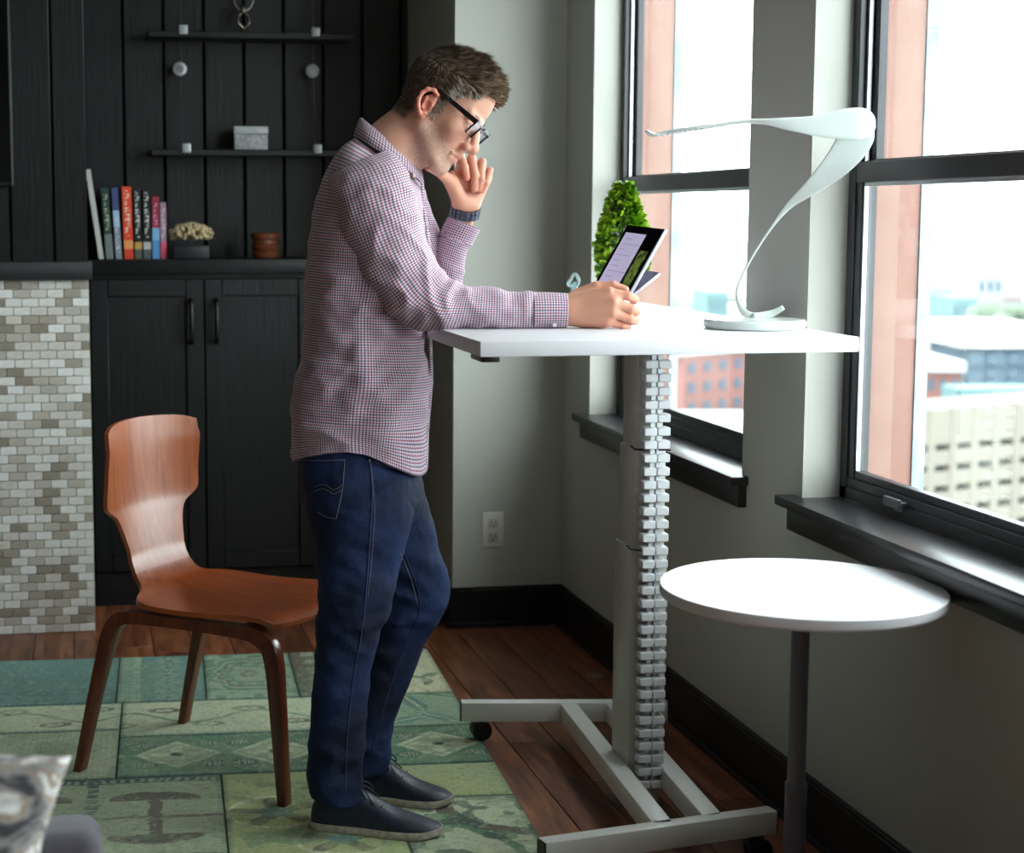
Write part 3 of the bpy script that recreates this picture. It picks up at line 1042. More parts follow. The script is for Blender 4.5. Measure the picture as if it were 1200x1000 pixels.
# ================================================================== TOPIARY PLANT
tp = thing('potted_topiary', 'small bright green boxwood cone in a white pot behind the tablet', 'plant', (1.468, 4.70, DZ))
MB().lathe((1.468, 4.70, DZ + .0005), [(0.032, 0), (0.036, 0.004), (0.042, 0.055), (0.044, 0.058), (0.044, 0.064), (0.038, 0.064), (0.037, 0.055)], 28).build('pot', M['white_lam'], tp, smooth='auto')
MB().lathe((1.468, 4.70, DZ + .0005), [(0.037, 0.045), (0.030, 0.050), (0.005, 0.053)], 16).build('soil', mat('soil', rgb(48, 34, 24), .95), tp)
MB().cyl((1.468, 4.70, DZ + .045), (1.468, 4.70, DZ + .27), 0.004, 0.002, 8).build('stem', mat('stem_brown', rgb(70, 52, 30), .8), tp)
leafm = [mat('leaf_%s' % n_, c, 0.38, spec=.6) for n_, c in (('bright', rgb(148, 190, 34)), ('mid', rgb(96, 148, 26)), ('dark', rgb(36, 76, 20)))]
ll = random.Random(5)
for mi, lm in enumerate(leafm):
    mb = MB()
    for k in range(620):
        h = ll.random() ** 0.8
        R_ = 0.064 * (sin(pi * min(1, (h * .80 + .20))) ** .7) * (1 - 0.40 * h) + 0.006
        t = ll.uniform(0, 2 * pi)
        rad = R_ * (ll.uniform(0.9, 1.12) if mi == 0 else ll.uniform(.75, 1.05) if mi == 1 else ll.uniform(.4, .9))
        c = Vector((1.468 + rad * cos(t), 4.70 + rad * sin(t), DZ + 0.065 + h * 0.262))
        out = Vector((cos(t), sin(t), 0.5 + ll.uniform(-.5, .6))).normalized()
        side = out.cross(Vector((ll.uniform(-1, 1), ll.uniform(-1, 1), ll.uniform(-1, 1)))).normalized()
        nn = out.cross(side)
        L, w = ll.uniform(.018, .026), ll.uniform(.008, .012)
        mb.add([c, c + out * L * .5 + side * w + nn * .0015, c + out * L, c + out * L * .5 - side * w + nn * .0015, c + out * L * .5 - nn * .001],
               [(0, 1, 4), (1, 2, 4), (2, 3, 4), (3, 0, 4)])
    o = mb.build('leaves', lm, tp)
    o['kind'] = 'stuff'

# small glass bird
gb = thing('glass_ornament', 'tiny pale blue glass swan-shaped ornament at the back of the desk', 'ornament', (1.338, 4.72, DZ))
M['icy'] = mat('icy_glass', rgb(196, 226, 232), 0.08, trans=0.3, coat=0.5)
MB().lathe((1.338, 4.72, DZ + .0005), [(0.018, 0), (0.018, 0.004), (0.008, 0.01), (0.009, 0.035), (0.011, 0.05), (0.006, 0.056)], 16).build('foot', M['icy'], gb, smooth=True)
pts = [(1.338, 4.72, DZ + .05), (1.349, 4.718, DZ + .060), (1.350, 4.718, DZ + .074), (1.342, 4.718, DZ + .086), (1.334, 4.718, DZ + .084), (1.328, 4.718, DZ + .072), (1.320, 4.718, DZ + .060), (1.330, 4.718, DZ + .056), (1.342, 4.718, DZ + .064)]
MB().tube([tuple(p) for p in catmull(pts, 5)], 0.0045, 10).build('loop', M['icy'], gb, smooth=True)

# ================================================================== SOFA ARM AND CUSHION (foreground corner)
M['sofa'] = mat('sofa_fabric', rgb(66, 61, 70), 0.9, bump=0.3, bscale=120, noise_col=rgb(46, 42, 50), nscale=90, nstretch=(1, 6, 1), namt=.7, sheen=.2)
sofa = thing('lounge_chair', 'grey-purple fabric lounge chair whose rounded back fills the bottom left corner', 'chair', (-0.30, 1.95, 0))
az = 0.618
def rbox(x0, x1, y0, y1, z0, z1, r, name, m, parent):
    return MB().box(x0, x1, y0, y1, z0, z1).build(name, m, parent, bevel=r, seg=5)
rbox(-0.62, 0.016, 2.20, 2.31, 0.10, az, 0.028, 'backrest', M['sofa'], sofa)
rbox(-0.62, 0.016, 1.62, 2.199, 0.10, 0.22, 0.02, 'seat_base', M['sofa'], sofa)
rbox(-0.615, 0.011, 1.60, 2.197, 0.221, 0.325, 0.035, 'seat_cushion', M['sofa'], sofa)
for lx, ly in ((-.56, 1.68), (-.04, 1.68), (-.56, 2.25), (-.04, 2.25)):
    MB().cyl((lx, ly, 0.0), (lx, ly, 0.10), 0.016, 0.022, 14).build('leg', M['black_plastic'], sofa)
# furry cushion standing on its seat, one corner rising over the arm
nc = 26
V2, F2 = [], []
for sgn in (1, -1):
    for i in range(nc + 1):
        for j in range(nc + 1):
            u, v = -1 + 2 * i / nc, -1 + 2 * j / nc
            pinch = 1 - 0.10 * (1 - v * v) * abs(u) ** 2
            pinch2 = 1 - 0.10 * (1 - u * u) * abs(v) ** 2
            th_ = 0.075 * ((1 - abs(u) ** 2.4) * (1 - abs(v) ** 2.4)) ** 0.5
            V2.append(Vector((u * 0.19 * pinch, sgn * th_ + 0.006 * noise.noise(Vector((u * 5, v * 5, sgn))), v * 0.19 * pinch2)))
W1 = nc + 1
for s_ in (0, 1):
    for i in range(nc):
        for j in range(nc):
            a = s_ * W1 * W1 + i * W1 + j
            F2.append((a, a + 1, a + W1 + 1, a + W1) if s_ else (a, a + W1, a + W1 + 1, a + 1))
tipc = spot(84, 886, 2.12)
cm = bpy.data.meshes.new('cushion')
R_ = Matrix.Rotation(radians(-12), 4, 'Z') @ Matrix.Rotation(radians(-14), 4, 'X') @ Matrix.Rotation(radians(9), 4, 'Y')
corner = R_ @ Vector((0.19, 0, 0.19))
ctr = tipc - corner
cm.from_pydata([tuple(R_ @ v) for v in V2], [], F2)
m_c = bpy.data.materials.new('cushion_print')
m_c.use_nodes = True
nt = m_c.node_tree
b_ = nt.nodes['Principled BSDF']
b_.inputs['Roughness'].default_value = 0.95
b_.inputs['Sheen Weight'].default_value = 0.3
tcn = nt.nodes.new('ShaderNodeTexCoord')
nz = nt.nodes.new('ShaderNodeTexNoise')
nz.inputs['Scale'].default_value = 18
nz.inputs['Detail'].default_value = 3
nz.inputs['Distortion'].default_value = 1.5
nt.links.new(tcn.outputs['Object'], nz.inputs[0])
r = nt.nodes.new('ShaderNodeValToRGB')
r.color_ramp.elements[0].position = 0.36
r.color_ramp.elements[0].color = rgb(48, 46, 50)
r.color_ramp.elements[1].position = 0.66
r.color_ramp.elements[1].color = rgb(190, 188, 186)
for p_, c_ in ((0.44, rgb(96, 92, 92)), (0.5, rgb(128, 126, 124)), (0.565, rgb(126, 104, 84)), (0.59, rgb(158, 156, 152))):
    e = r.color_ramp.elements.new(p_)
    e.color = c_
nt.links.new(nz.outputs[0], r.inputs[0])
nt.links.new(r.outputs[0], b_.inputs['Base Color'])
cm.materials.append(m_c)
bmc = bmesh.new()
bmc.from_mesh(cm)
bmesh.ops.remove_doubles(bmc, verts=bmc.verts, dist=0.004)
bmesh.ops.recalc_face_normals(bmc, faces=bmc.faces)
bmc.to_mesh(cm)
bmc.free()
cm.polygons.foreach_set('use_smooth', [True] * len(cm.polygons))
cu = link('throw_cushion', cm)
cu.location = ctr
tag(cu, 'soft grey and white patterned cushion propped against the back of the lounge chair', 'cushion')

# ================================================================== PATCHWORK RUG
RUG_O = Vector((1.085, 5.50))
ra = radians(-2.8)
RU = Vector((-cos(ra), -sin(ra)))
RV = Vector((sin(ra), -cos(ra)))
rug = thing('patchwork_rug', 'green patchwork rug of overdyed carpet pieces under the chair and the man', 'rug', (0.2, 4.2, 0))
GR = {'teal': (84, 128, 122), 'dteal': (52, 92, 86), 'sage': (150, 166, 136), 'pale': (182, 194, 164), 'mint': (140, 166, 142), 'green': (86, 124, 94), 'olive': (130, 142, 100), 'brown': (90, 84, 68), 'cream': (196, 198, 166), 'lime': (156, 170, 116), 'deep': (46, 78, 66)}
GR = {k: np.array([lin(c) for c in v]) for k, v in GR.items()}


def hash2(a, b, s=0):
    h = np.sin(a * 127.1 + b * 311.7 + s * 74.7) * 43758.5453
    return h - np.floor(h)


def vnoise(a, b, f, s=0):
    a, b = a * f, b * f
    ia, ib = np.floor(a), np.floor(b)
    fa, fb = a - ia, b - ib
    fa, fb = fa * fa * (3 - 2 * fa), fb * fb * (3 - 2 * fb)
    return (hash2(ia, ib, s) * (1 - fa) + hash2(ia + 1, ib, s) * fa) * (1 - fb) + (hash2(ia, ib + 1, s) * (1 - fa) + hash2(ia + 1, ib + 1, s) * fa) * fb


def blend(c, mask, col):
    return c * (1 - mask[:, None]) + GR[col][None, :] * mask[:, None]


def rosette(a, b, ca, cb, R, n, ph=0.0):
    r = np.hypot(a - ca, b - cb)
    t = np.arctan2(b - cb, a - ca)
    return r < R * (0.55 + 0.45 * np.cos(n * t + ph)), r


def paint(kind, a, b, W, H, s):
    a0, b0 = a, b
    a = a + .010 * (vnoise(a0, b0, 18, s + 20) - .5) + .004 * (vnoise(a0, b0, 60, s + 21) - .5)
    b = b + .010 * (vnoise(a0, b0, 18, s + 22) - .5) + .004 * (vnoise(a0, b0, 60, s + 23) - .5)
    c = motif(kind, a, b, W, H, s)
    a, b = a0, b0
    # wear: the motif rubs back to the ground colour in places
    worn = np.clip((vnoise(a, b, 7, s + 31) * .5 + vnoise(a, b, 45, s + 32) * .5 - .46) * 5, 0, 1) * .55
    g = c.mean(0)[None, :]
    c = c * (1 - worn[:, None]) + g * worn[:, None]
    w = vnoise(a, b, 3.1, s + 9) * .5 + vnoise(a, b, 11, s + 2) * .25 + vnoise(a, b, 80, s + 4) * .25
    c = np.clip(c * (0.98 + 0.74 * w)[:, None] * np.array([1.04, 1.0, .95])[None], 0, .8)
    sp_ = vnoise(a, b, 130, s + 1)
    c = blend(c, (sp_ > .80) * .45, 'cream')
    c = blend(c, (vnoise(a, b, 120, s + 6) > .80) * .35, 'brown')
    ed = np.minimum(np.minimum(a, W - a), np.minimum(b, H - b))
    z_ = ((a + b) * 55 % 1) > .35
    c = blend(c, (ed < .005) * .85, 'deep')
    c = blend(c, ((ed < .013) & (ed > .005) & z_) * .4, 'dteal')
    return c


def motif(kind, a, b, W, H, s):
    """a, b run across and down one patch, in metres"""
    N = len(a)
    o = np.ones(N)
    if kind == 'plain':
        c = blend(np.zeros((N, 3)), o, 'teal')
        c = blend(c, (b > H - .16) * .5 * (vnoise(a, b, 40, s) > .5), 'dteal')
    elif kind == 'flowers':
        c = blend(np.zeros((N, 3)), o, 'teal')
        for k in range(6):
            m_, r = rosette(a, b, W * .42, .07 + k * .085, .042, 8, k)
            c = blend(c, m_ * .9, 'sage')
            c = blend(c, (r < .012) * 1.0, 'dteal')
        e = (a > W - .075)
        c = blend(c, e * 1.0, 'mint')
        c = blend(c, e * (((b * 40) % 1) > .55) * (a > W - .045) * .8, 'green')
        c = blend(c, (np.abs(a - (W - .075)) < .006) * 1.0, 'green')
    elif kind == 'medallion':
        c = blend(np.zeros((N, 3)), o, 'mint')
        r = np.hypot((a - W / 2) / (W * .44), (b - H * .48) / (H * .36))
        t = np.arctan2(b - H * .48, a - W / 2)
        rr = r * (1 + .08 * np.cos(8 * t))
        for lo, hi, col in ((.9, 1.0, 'green'), (.72, .8, 'brown'), (.5, .58, 'green'), (.0, .34, 'sage'), (.1, .2, 'brown')):
            c = blend(c, ((rr > lo) & (rr < hi)) * .85, col)
        c = blend(c, ((rr > .58) & (rr < .72) & (np.cos(14 * t) > .2)) * .8, 'teal')
        c = blend(c, ((rr > 1.02) & (vnoise(a, b, 26, s) > .6)) * .8, 'green')
    elif kind == 'trees':
        c = blend(np.zeros((N, 3)), o, 'cream')
        for k in range(5):
            ca = W * (.2 + .3 * (k % 3)); cb = .06 + .10 * k
            m_, r = rosette(a * 1.0, b * .8, ca, cb * .8, .06, 3, 1.2)
            c = blend(c, m_ * .9, 'green')
            c = blend(c, ((np.abs(a - ca) < .006) & (b > cb) & (b < cb + .09)) * 1.0, 'brown')
        c = blend(c, ((np.abs(np.sin(a * 22 + b * 9)) < .12)) * .5, 'sage')
    elif kind == 'brownband':
        c = blend(np.zeros((N, 3)), o, 'brown')
        c = blend(c, (vnoise(a, b, 30, s) > .55) * .6, 'green')
        c = blend(c, ((np.abs(a - W * .5) < .018) & (np.sin(b * 60) > -.3)) * .7, 'sage')
    elif kind == 'scroll':
        c = blend(np.zeros((N, 3)), o, 'pale')
        v = np.abs(b - H * .5 - .05 * np.sin(a * 17))
        c = blend(c, (v < .008) * 1.0, 'green')
        for k in range(int(W / .12) + 1):
            ca = .06 + .12 * k
            cb = H * .5 + (.07 if k % 2 else -.07)
            e = np.hypot((a - ca) / .045, (b - cb) / .026)
            c = blend(c, (e < 1) * 1.0, 'brown' if k % 3 else 'green')
            c = blend(c, (e < .55) * 1.0, 'pale')
            c = blend(c, (e < .22) * 1.0, 'green')
        c = blend(c, ((b < .02) | (b > H - .02)) * .9, 'mint')
    elif kind == 'geo':
        c = blend(np.zeros((N, 3)), o, 'green')
        for k in range(int(W / .25) + 1):
            ca = .125 + .25 * k
            cb = H * .5
            da, db = np.abs(a - ca), np.abs(b - cb)
            c = blend(c, ((da + db) < .115) * 1.0, 'pale')
            c = blend(c, ((da + db) < .095) * 1.0, 'sage')
            m_, r = rosette(a, b, ca, cb, .075, 4, 0)
            c = blend(c, m_ * 1.0, 'pale')
            c = blend(c, (r < .016) * 1.0, 'deep')
            for q in (-1, 1):
                for p in (-1, 1):
                    e = np.hypot((a - ca - q * .085) / .034, (b - cb - p * .085) / .026)
                    c = blend(c, (e < 1) * 1.0, 'dteal')
                    c = blend(c, ((e < .8) & (((a * 90) % 1) > .5)) * 1.0, 'sage')
        c = blend(c, ((b < .014) | (b > H - .014)) * 1.0, 'dteal')
    elif kind == 'ribs':
        c = blend(np.zeros((N, 3)), o, 'sage')
        c = blend(c, (((a * 70) % 1) > .5) * .45, 'pale')
        c = blend(c, (vnoise(a, b, 12, s) > .62) * .3, 'green')
    elif kind == 'hbars':
        c = blend(np.zeros((N, 3)), o, 'sage')
        c = blend(c, ((b < .05) | (b > H - .03)) * 1.0, 'deep')
        c = blend(c, (((b < .045) & (b > .02)) & (((a * 45) % 1) > .5)) * .8, 'mint')
        for k in range(int(W / .3) + 1):
            ca = .16 + .30 * k
            for cb, sg in ((.17, 1), (.43, -1)):
                e = np.hypot((a - ca) / .105, (b - cb) / .05)
                c = blend(c, ((e < 1) & ((b - cb) * sg < .012)) * .95, 'brown')
                c = blend(c, ((e < .7) & ((b - cb) * sg < .0) & (vnoise(a, b, 60, s) > .5)) * .8, 'deep')
            c = blend(c, ((np.abs(a - ca) < .016) & (b > .16) & (b < .44)) * .95, 'brown')
            c = blend(c, ((np.abs(a - ca - .15) < .014) & (((b * 26) % 1) > .3)) * .9, 'deep')
        c = blend(c, ((np.abs(b - .30) < .008)) * .8, 'brown')
    elif kind == 'bird':
        c = blend(np.zeros((N, 3)), o, 'lime')
        for k, (ca, cb, R) in enumerate(((W * .3, .14, .10), (W * .7, .30, .12), (W * .35, .50, .11))):
            m_, r = rosette(a, b * 1.1, ca, cb * 1.1, R, 5, k)
            c = blend(c, m_ * .85, 'brown')
            c = blend(c, (r < R * .35) * .8, 'teal')
            c = blend(c, ((r > R * .9) & (r < R * 1.02)) * .8, 'cream')
        c = blend(c, (vnoise(a, b, 20, s) > .68) * .6, 'green')
    elif kind == 'bigleaf':
        c = blend(np.zeros((N, 3)), o, 'pale')
        sw = np.abs(np.hypot(a - W * 1.1, b - H * .9) - .28)
        c = blend(c, (sw < .014) * 1.0, 'green')
        sw = np.abs(np.hypot(a + W * .1, b - H * .1) - .22)
        c = blend(c, (sw < .022) * 1.0, 'brown')
        c = blend(c, ((vnoise(a, b, 14, s) > .58)) * .7, 'green')
        c = blend(c, ((vnoise(a, b, 22, s + 3) > .66)) * .8, 'deep')
    elif kind == 'olive':
        c = blend(np.zeros((N, 3)), o, 'lime')
        c = blend(c, (vnoise(a, b, 5, s) > .5) * .5, 'sage')
        c = blend(c, (((b * 60) % 1) > .6) * .25, 'pale')
    else:  # tealleaf
        c = blend(np.zeros((N, 3)), o, 'mint')
        for k in range(8):
            ca = W * hash2(np.array([k * 1.0]), np.array([s * 1.0]))[0]
            cb = H * hash2(np.array([k * 2.0]), np.array([s + 5.0]))[0]
            an = k * .9
            x_ = (a - ca) * cos(an) + (b - cb) * sin(an)
            y_ = -(a - ca) * sin(an) + (b - cb) * cos(an)
            e = np.hypot(x_ / .09, y_ / .026)
            c = blend(c, (e < 1) * .9, 'green' if k % 2 else 'teal')
            c = blend(c, ((np.abs(y_) < .003) & (e < 1)) * 1.0, 'cream')
    return c


patches = [
    (0, .33, 0, .53, 'trees'), (.33, .45, 0, .53, 'brownband'), (.45, .72, 0, .53, 'medallion'), (.72, .98, 0, .53, 'flowers'), (.98, 1.75, 0, .53, 'plain'),
    (0, .30, .53, .86, 'tealleaf'), (0, .30, .86, 1.20, 'geo'), (.30, .96, .53, .87, 'scroll'), (.30, .43, .87, 1.22, 'tealleaf'), (.43, .96, .87, 1.22, 'geo'),
    (.96, 1.75, .53, .80, 'scroll'), (.96, 1.75, .80, 1.22, 'ribs'),
    (0, .30, 1.20, 1.46, 'olive'), (0, .30, 1.46, 1.95, 'bigleaf'), (.30, .70, 1.22, 1.95, 'bird'), (.70, 1.33, 1.22, 1.80, 'hbars'), (1.33, 1.75, 1.22, 1.80, 'trees'),
    (0, .70, 1.95, 2.5, 'ribs'), (.70, 1.75, 1.80, 2.5, 'flowers'),
]
m_r = mat('rug_pile', (1, 1, 1, 1), 0.92, attr='pile', bump=0.5, bscale=260, noise_col=rgb(58, 84, 66), nscale=110, namt=.2, sheen=.15)
rb_ = MB()
cs_ = [RUG_O + RU * u + RV * v for u, v in ((0, 0), (1.75, 0), (1.75, 2.5), (0, 2.5))]
rb_.add([(c.x, c.y, z) for z in (0.0005, 0.0045) for c in cs_], [(0, 1, 2, 3), (4, 7, 6, 5), (0, 4, 5, 1), (1, 5, 6, 2), (2, 6, 7, 3), (3, 7, 4, 0)])
rb_.build('rug_backing', mat('rug_back', rgb(90, 104, 84), .95), rug)
for pi_, (u0, u1, v0, v1, kind) in enumerate(patches):
    W, H = u1 - u0, v1 - v0
    st = 0.005 if v0 < 1.9 else 0.012
    nu, nv = int(W / st), int(H / st)
    A, B = np.meshgrid(np.linspace(0.001, W - 0.001, nu + 1), np.linspace(0.001, H - 0.001, nv + 1), indexing='ij')
    a, b = A.ravel(), B.ravel()
    ed = np.minimum(np.minimum(a, W - a), np.minimum(b, H - b))
    z = 0.0062 + 0.0018 * np.clip(ed / .012, 0, 1)
    X = RUG_O.x + RU.x * (u0 + a) + RV.x * (v0 + b)
    Y = RUG_O.y + RU.y * (u0 + a) + RV.y * (v0 + b)
    n = (nu + 1) * (nv + 1)
    co = np.stack([X, Y, z], 1)
    ring = np.concatenate([np.arange(nu + 1) * (nv + 1), nu * (nv + 1) + np.arange(1, nv + 1), (np.arange(nu)[::-1]) * (nv + 1) + nv, np.arange(1, nv)[::-1]])
    lowv = co[ring].copy()
    lowv[:, 2] = 0.0046
    co = np.concatenate([co, lowv])
    I, J = np.meshgrid(np.arange(nu), np.arange(nv), indexing='ij')
    q = (I * (nv + 1) + J).ravel()
    faces = np.stack([q, q + 1, q + nv + 2, q + nv + 1], 1)
    m_ = len(ring)
    k = np.arange(m_)
    side = np.stack([ring[k], ring[(k + 1) % m_], n + (k + 1) % m_, n + k], 1)
    faces = np.concatenate([faces, side])
    me = bpy.data.meshes.new('rug_patch')
    me.vertices.add(len(co))
    me.vertices.foreach_set('co', co.ravel())
    me.loops.add(len(faces) * 4)
    me.loops.foreach_set('vertex_index', faces.ravel().astype(np.int32))
    me.polygons.add(len(faces))
    me.polygons.foreach_set('loop_start', np.arange(len(faces), dtype=np.int32) * 4)
    me.update(calc_edges=True)
    me.validate()
    ca = me.color_attributes.new('pile', 'FLOAT_COLOR', 'POINT')
    cc = paint(kind, a, b, W, H, pi_ + 1.0)
    cc = np.concatenate([cc, np.tile(GR['deep'], (m_, 1))])
    ca.data.foreach_set('color', np.concatenate([cc, np.ones((len(cc), 1))], 1).astype(np.float32).ravel())
    me.materials.append(m_r)
    link('rug_patch', me, rug)

# ================================================================== THE CITY BEYOND THE GLASS
def cmat(n, r, g, b):
    return mat(n, (r, g, b, 1), 0.8)
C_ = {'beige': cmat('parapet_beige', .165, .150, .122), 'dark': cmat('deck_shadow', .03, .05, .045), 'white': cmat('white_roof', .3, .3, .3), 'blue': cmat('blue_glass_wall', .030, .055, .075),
      'red': cmat('city_brick', .17, .075, .065), 'pale': cmat('haze_block', .20, .215, .225), 'teal': cmat('teal_glass', .07, .135, .135), 'palepink': cmat('pink_block', .2, .16, .155), 'ground': cmat('city_ground', .12, .122, .118), 'pane': cmat('far_pane', .05, .08, .11), 'leaf': cmat('far_leaf', .09, .12, .08)}  # distance haze is put into the pale block colours
GZ = -46.0
struct(MB().box(30, 1500, -300, 3500, GZ - 1, GZ).build('ground', C_['ground']))
def hor(px, d):
    p = spot(px, 500, d)
    return Vector((p.x, p.y))
def block(mb, pxa, da, pxb, db, zt, zb, depth, push=0.0):
    a, b = hor(pxa, da), hor(pxb, db)
    dr = (b - a).normalized()
    n_ = Vector((-dr.y, dr.x))
    if n_.dot(a) < 0:
        n_ = -n_
    a, b = a + n_ * push, b + n_ * push
    P = [a, b, b + n_ * depth, a + n_ * depth]
    mb.add([(p.x, p.y, z) for z in (zb, zt) for p in P], [(0, 3, 2, 1), (4, 5, 6, 7), (0, 1, 5, 4), (1, 2, 6, 5), (2, 3, 7, 6), (3, 0, 4, 7)])
    return mb
# parking garage: level parapets and piers in front of a solid block coloured as interior shade
ga, gb_ = (1040, 225), (1330, 249.4)
garage = thing('parking_garage', 'cream parking garage with rows of dark openings seen low through the right window', 'building', (hor(1040, 225).x, hor(1040, 225).y, GZ))
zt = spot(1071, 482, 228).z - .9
block(MB(), *ga, *gb_, zt - .5, GZ, 18, 1.2).build('deck_shade', C_['dark'], garage)
fh = 2.75
z1_ = spot(1080, 526, 229).z
block(MB(), *ga, *gb_, zt + .9, z1_ + .43, 1.4).build('parapet', C_['beige'], garage)
for k in range(7):
    zz = z1_ - k * fh
    block(MB(), *ga, *gb_, zz - .43, max(zz - fh + .43, GZ), 1.4).build('parapet', C_['beige'], garage)
for k in range(13):
    t0 = k / 12
    pa, pb = hor(*ga), hor(*gb_)
    c = pa.lerp(pb, t0)
    dr = (pb - pa).normalized()
    n_ = Vector((-dr.y, dr.x))
    if n_.dot(pa) < 0:
        n_ = -n_
    c0, c1 = c - dr * .62 - n_ * .1, c + dr * .62 - n_ * .1
    P = [c0, c1, c1 + n_ * 1.4, c0 + n_ * 1.4]
    MB().add([(p.x, p.y, z) for z in (GZ, zt + .9) for p in P], [(0, 3, 2, 1), (4, 5, 6, 7), (0, 1, 5, 4), (1, 2, 6, 5), (2, 3, 7, 6), (3, 0, 4, 7)]).build('pier', C_['beige'], garage)
block(MB(), *ga, *gb_, zt - .40, zt - .5, 18, 1.2).build('roof_deck', mat('roof_deck', (.13, .12, .10, 1), .8), garage)
def building(name, lab, m, pxa, pxb, d, ptop, depth, roof=None, wins=None, skew=0.0, cat='building'):
    zt_ = spot((pxa + pxb) / 2, ptop, d).z
    o = thing(name, lab, cat, (hor(pxa, d).x, hor(pxa, d).y, GZ), None)
    block(MB(), pxa, d, pxb, d * (1 + skew), zt_, GZ, depth).build('wall', C_[m], o)
    if roof:
        block(MB(), pxa - 6, d - 1, pxb + 6, d * (1 + skew) - 1, zt_ + d * .006, zt_ + .01, depth + 4).build('roof', C_[roof], o)
    if wins:
        nx, nz, wm, fx, fz, topm = wins
        a, b = hor(pxa, d), hor(pxb, d * (1 + skew))
        L = (b - a).length
        dr = (b - a).normalized()
        n_ = Vector((-dr.y, dr.x))
        if n_.dot(a) < 0:
            n_ = -n_
        hz = topm
        for i in range(nx):
            for j in range(nz):
                c = a + dr * L * (i + .5) / nx
                zz = zt_ - hz * (j + .6)
                w2 = L / nx * fx / 2
                c0, c1 = c - dr * w2 - n_ * .15, c + dr * w2 - n_ * .15
                P = [c0, c1, c1 + n_ * .3, c0 + n_ * .3]
                MB().add([(p.x, p.y, z) for z in (zz - hz * fz / 2, zz + hz * fz / 2) for p in P], [(0, 3, 2, 1), (4, 5, 6, 7), (0, 1, 5, 4), (1, 2, 6, 5), (2, 3, 7, 6), (3, 0, 4, 7)]).build('window', C_[wm], o)
    return o
building('glass_building', 'blue glazed block with a broad white roof behind the parking garage', 'blue', 1128, 1300, 330, 408, 60, 'white', (7, 3, 'pane', .8, .7, 3.4))
building('roof_canopy', 'low white canopy roof left of the blue glazed block', 'white', 1086, 1140, 350, 398, 30)
building('brick_building', 'red brick building left of the blue glazed block, right window', 'red', 1068, 1124, 300, 436, 20, 'white', (4, 2, 'pane', .5, .5, 3.6))
building('teal_building', 'low teal glass building just above the garage roof', 'teal', 1120, 1290, 280, 456, 8)
building('warehouse', 'long red brick warehouse seen low through the farther window', 'red', 800, 905, 300, 418, 30, 'white', (6, 3, 'pane', .4, .5, 3.4), .06)
building('loading_shed', 'pale flat shed in front of the red warehouse, farther window', 'pale', 770, 905, 240, 500, 20)
rc = random.Random(4)
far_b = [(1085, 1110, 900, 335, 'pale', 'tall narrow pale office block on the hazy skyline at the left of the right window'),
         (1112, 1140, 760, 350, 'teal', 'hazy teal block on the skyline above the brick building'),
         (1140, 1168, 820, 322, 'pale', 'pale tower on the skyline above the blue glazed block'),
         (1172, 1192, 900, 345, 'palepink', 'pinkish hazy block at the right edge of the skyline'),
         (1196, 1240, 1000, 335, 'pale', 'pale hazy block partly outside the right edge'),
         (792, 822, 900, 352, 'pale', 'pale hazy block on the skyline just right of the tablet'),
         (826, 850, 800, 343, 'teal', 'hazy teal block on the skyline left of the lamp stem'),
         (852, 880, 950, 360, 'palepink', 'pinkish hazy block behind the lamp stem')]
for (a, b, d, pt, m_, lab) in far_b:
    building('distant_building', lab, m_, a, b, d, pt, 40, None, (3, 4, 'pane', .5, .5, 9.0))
for k, (px_, d, pt, lab) in enumerate(((1100, 520, 392, 'hazy tree clump above the white canopy roof'), (1175, 560, 360, 'hazy tree clump above the blue glazed block'), (812, 560, 388, 'hazy tree clump above the warehouse roof'))):
    mb = MB()
    base = spot(px_, pt, d)
    for j in range(12):
        mb.ball((base.x + rc.uniform(-8, 8), base.y + rc.uniform(-6, 6), base.z - rc.uniform(1, 8)), rc.uniform(3, 5), 10, 7)
    t = thing('distant_tree', lab, 'tree', (base.x, base.y, GZ))
    mb.build('crown', C_['leaf'], t, smooth=True)
    MB().cyl((base.x, base.y, GZ), (base.x, base.y, base.z - 4), .8, .5, 8).build('trunk', C_['dark'], t)

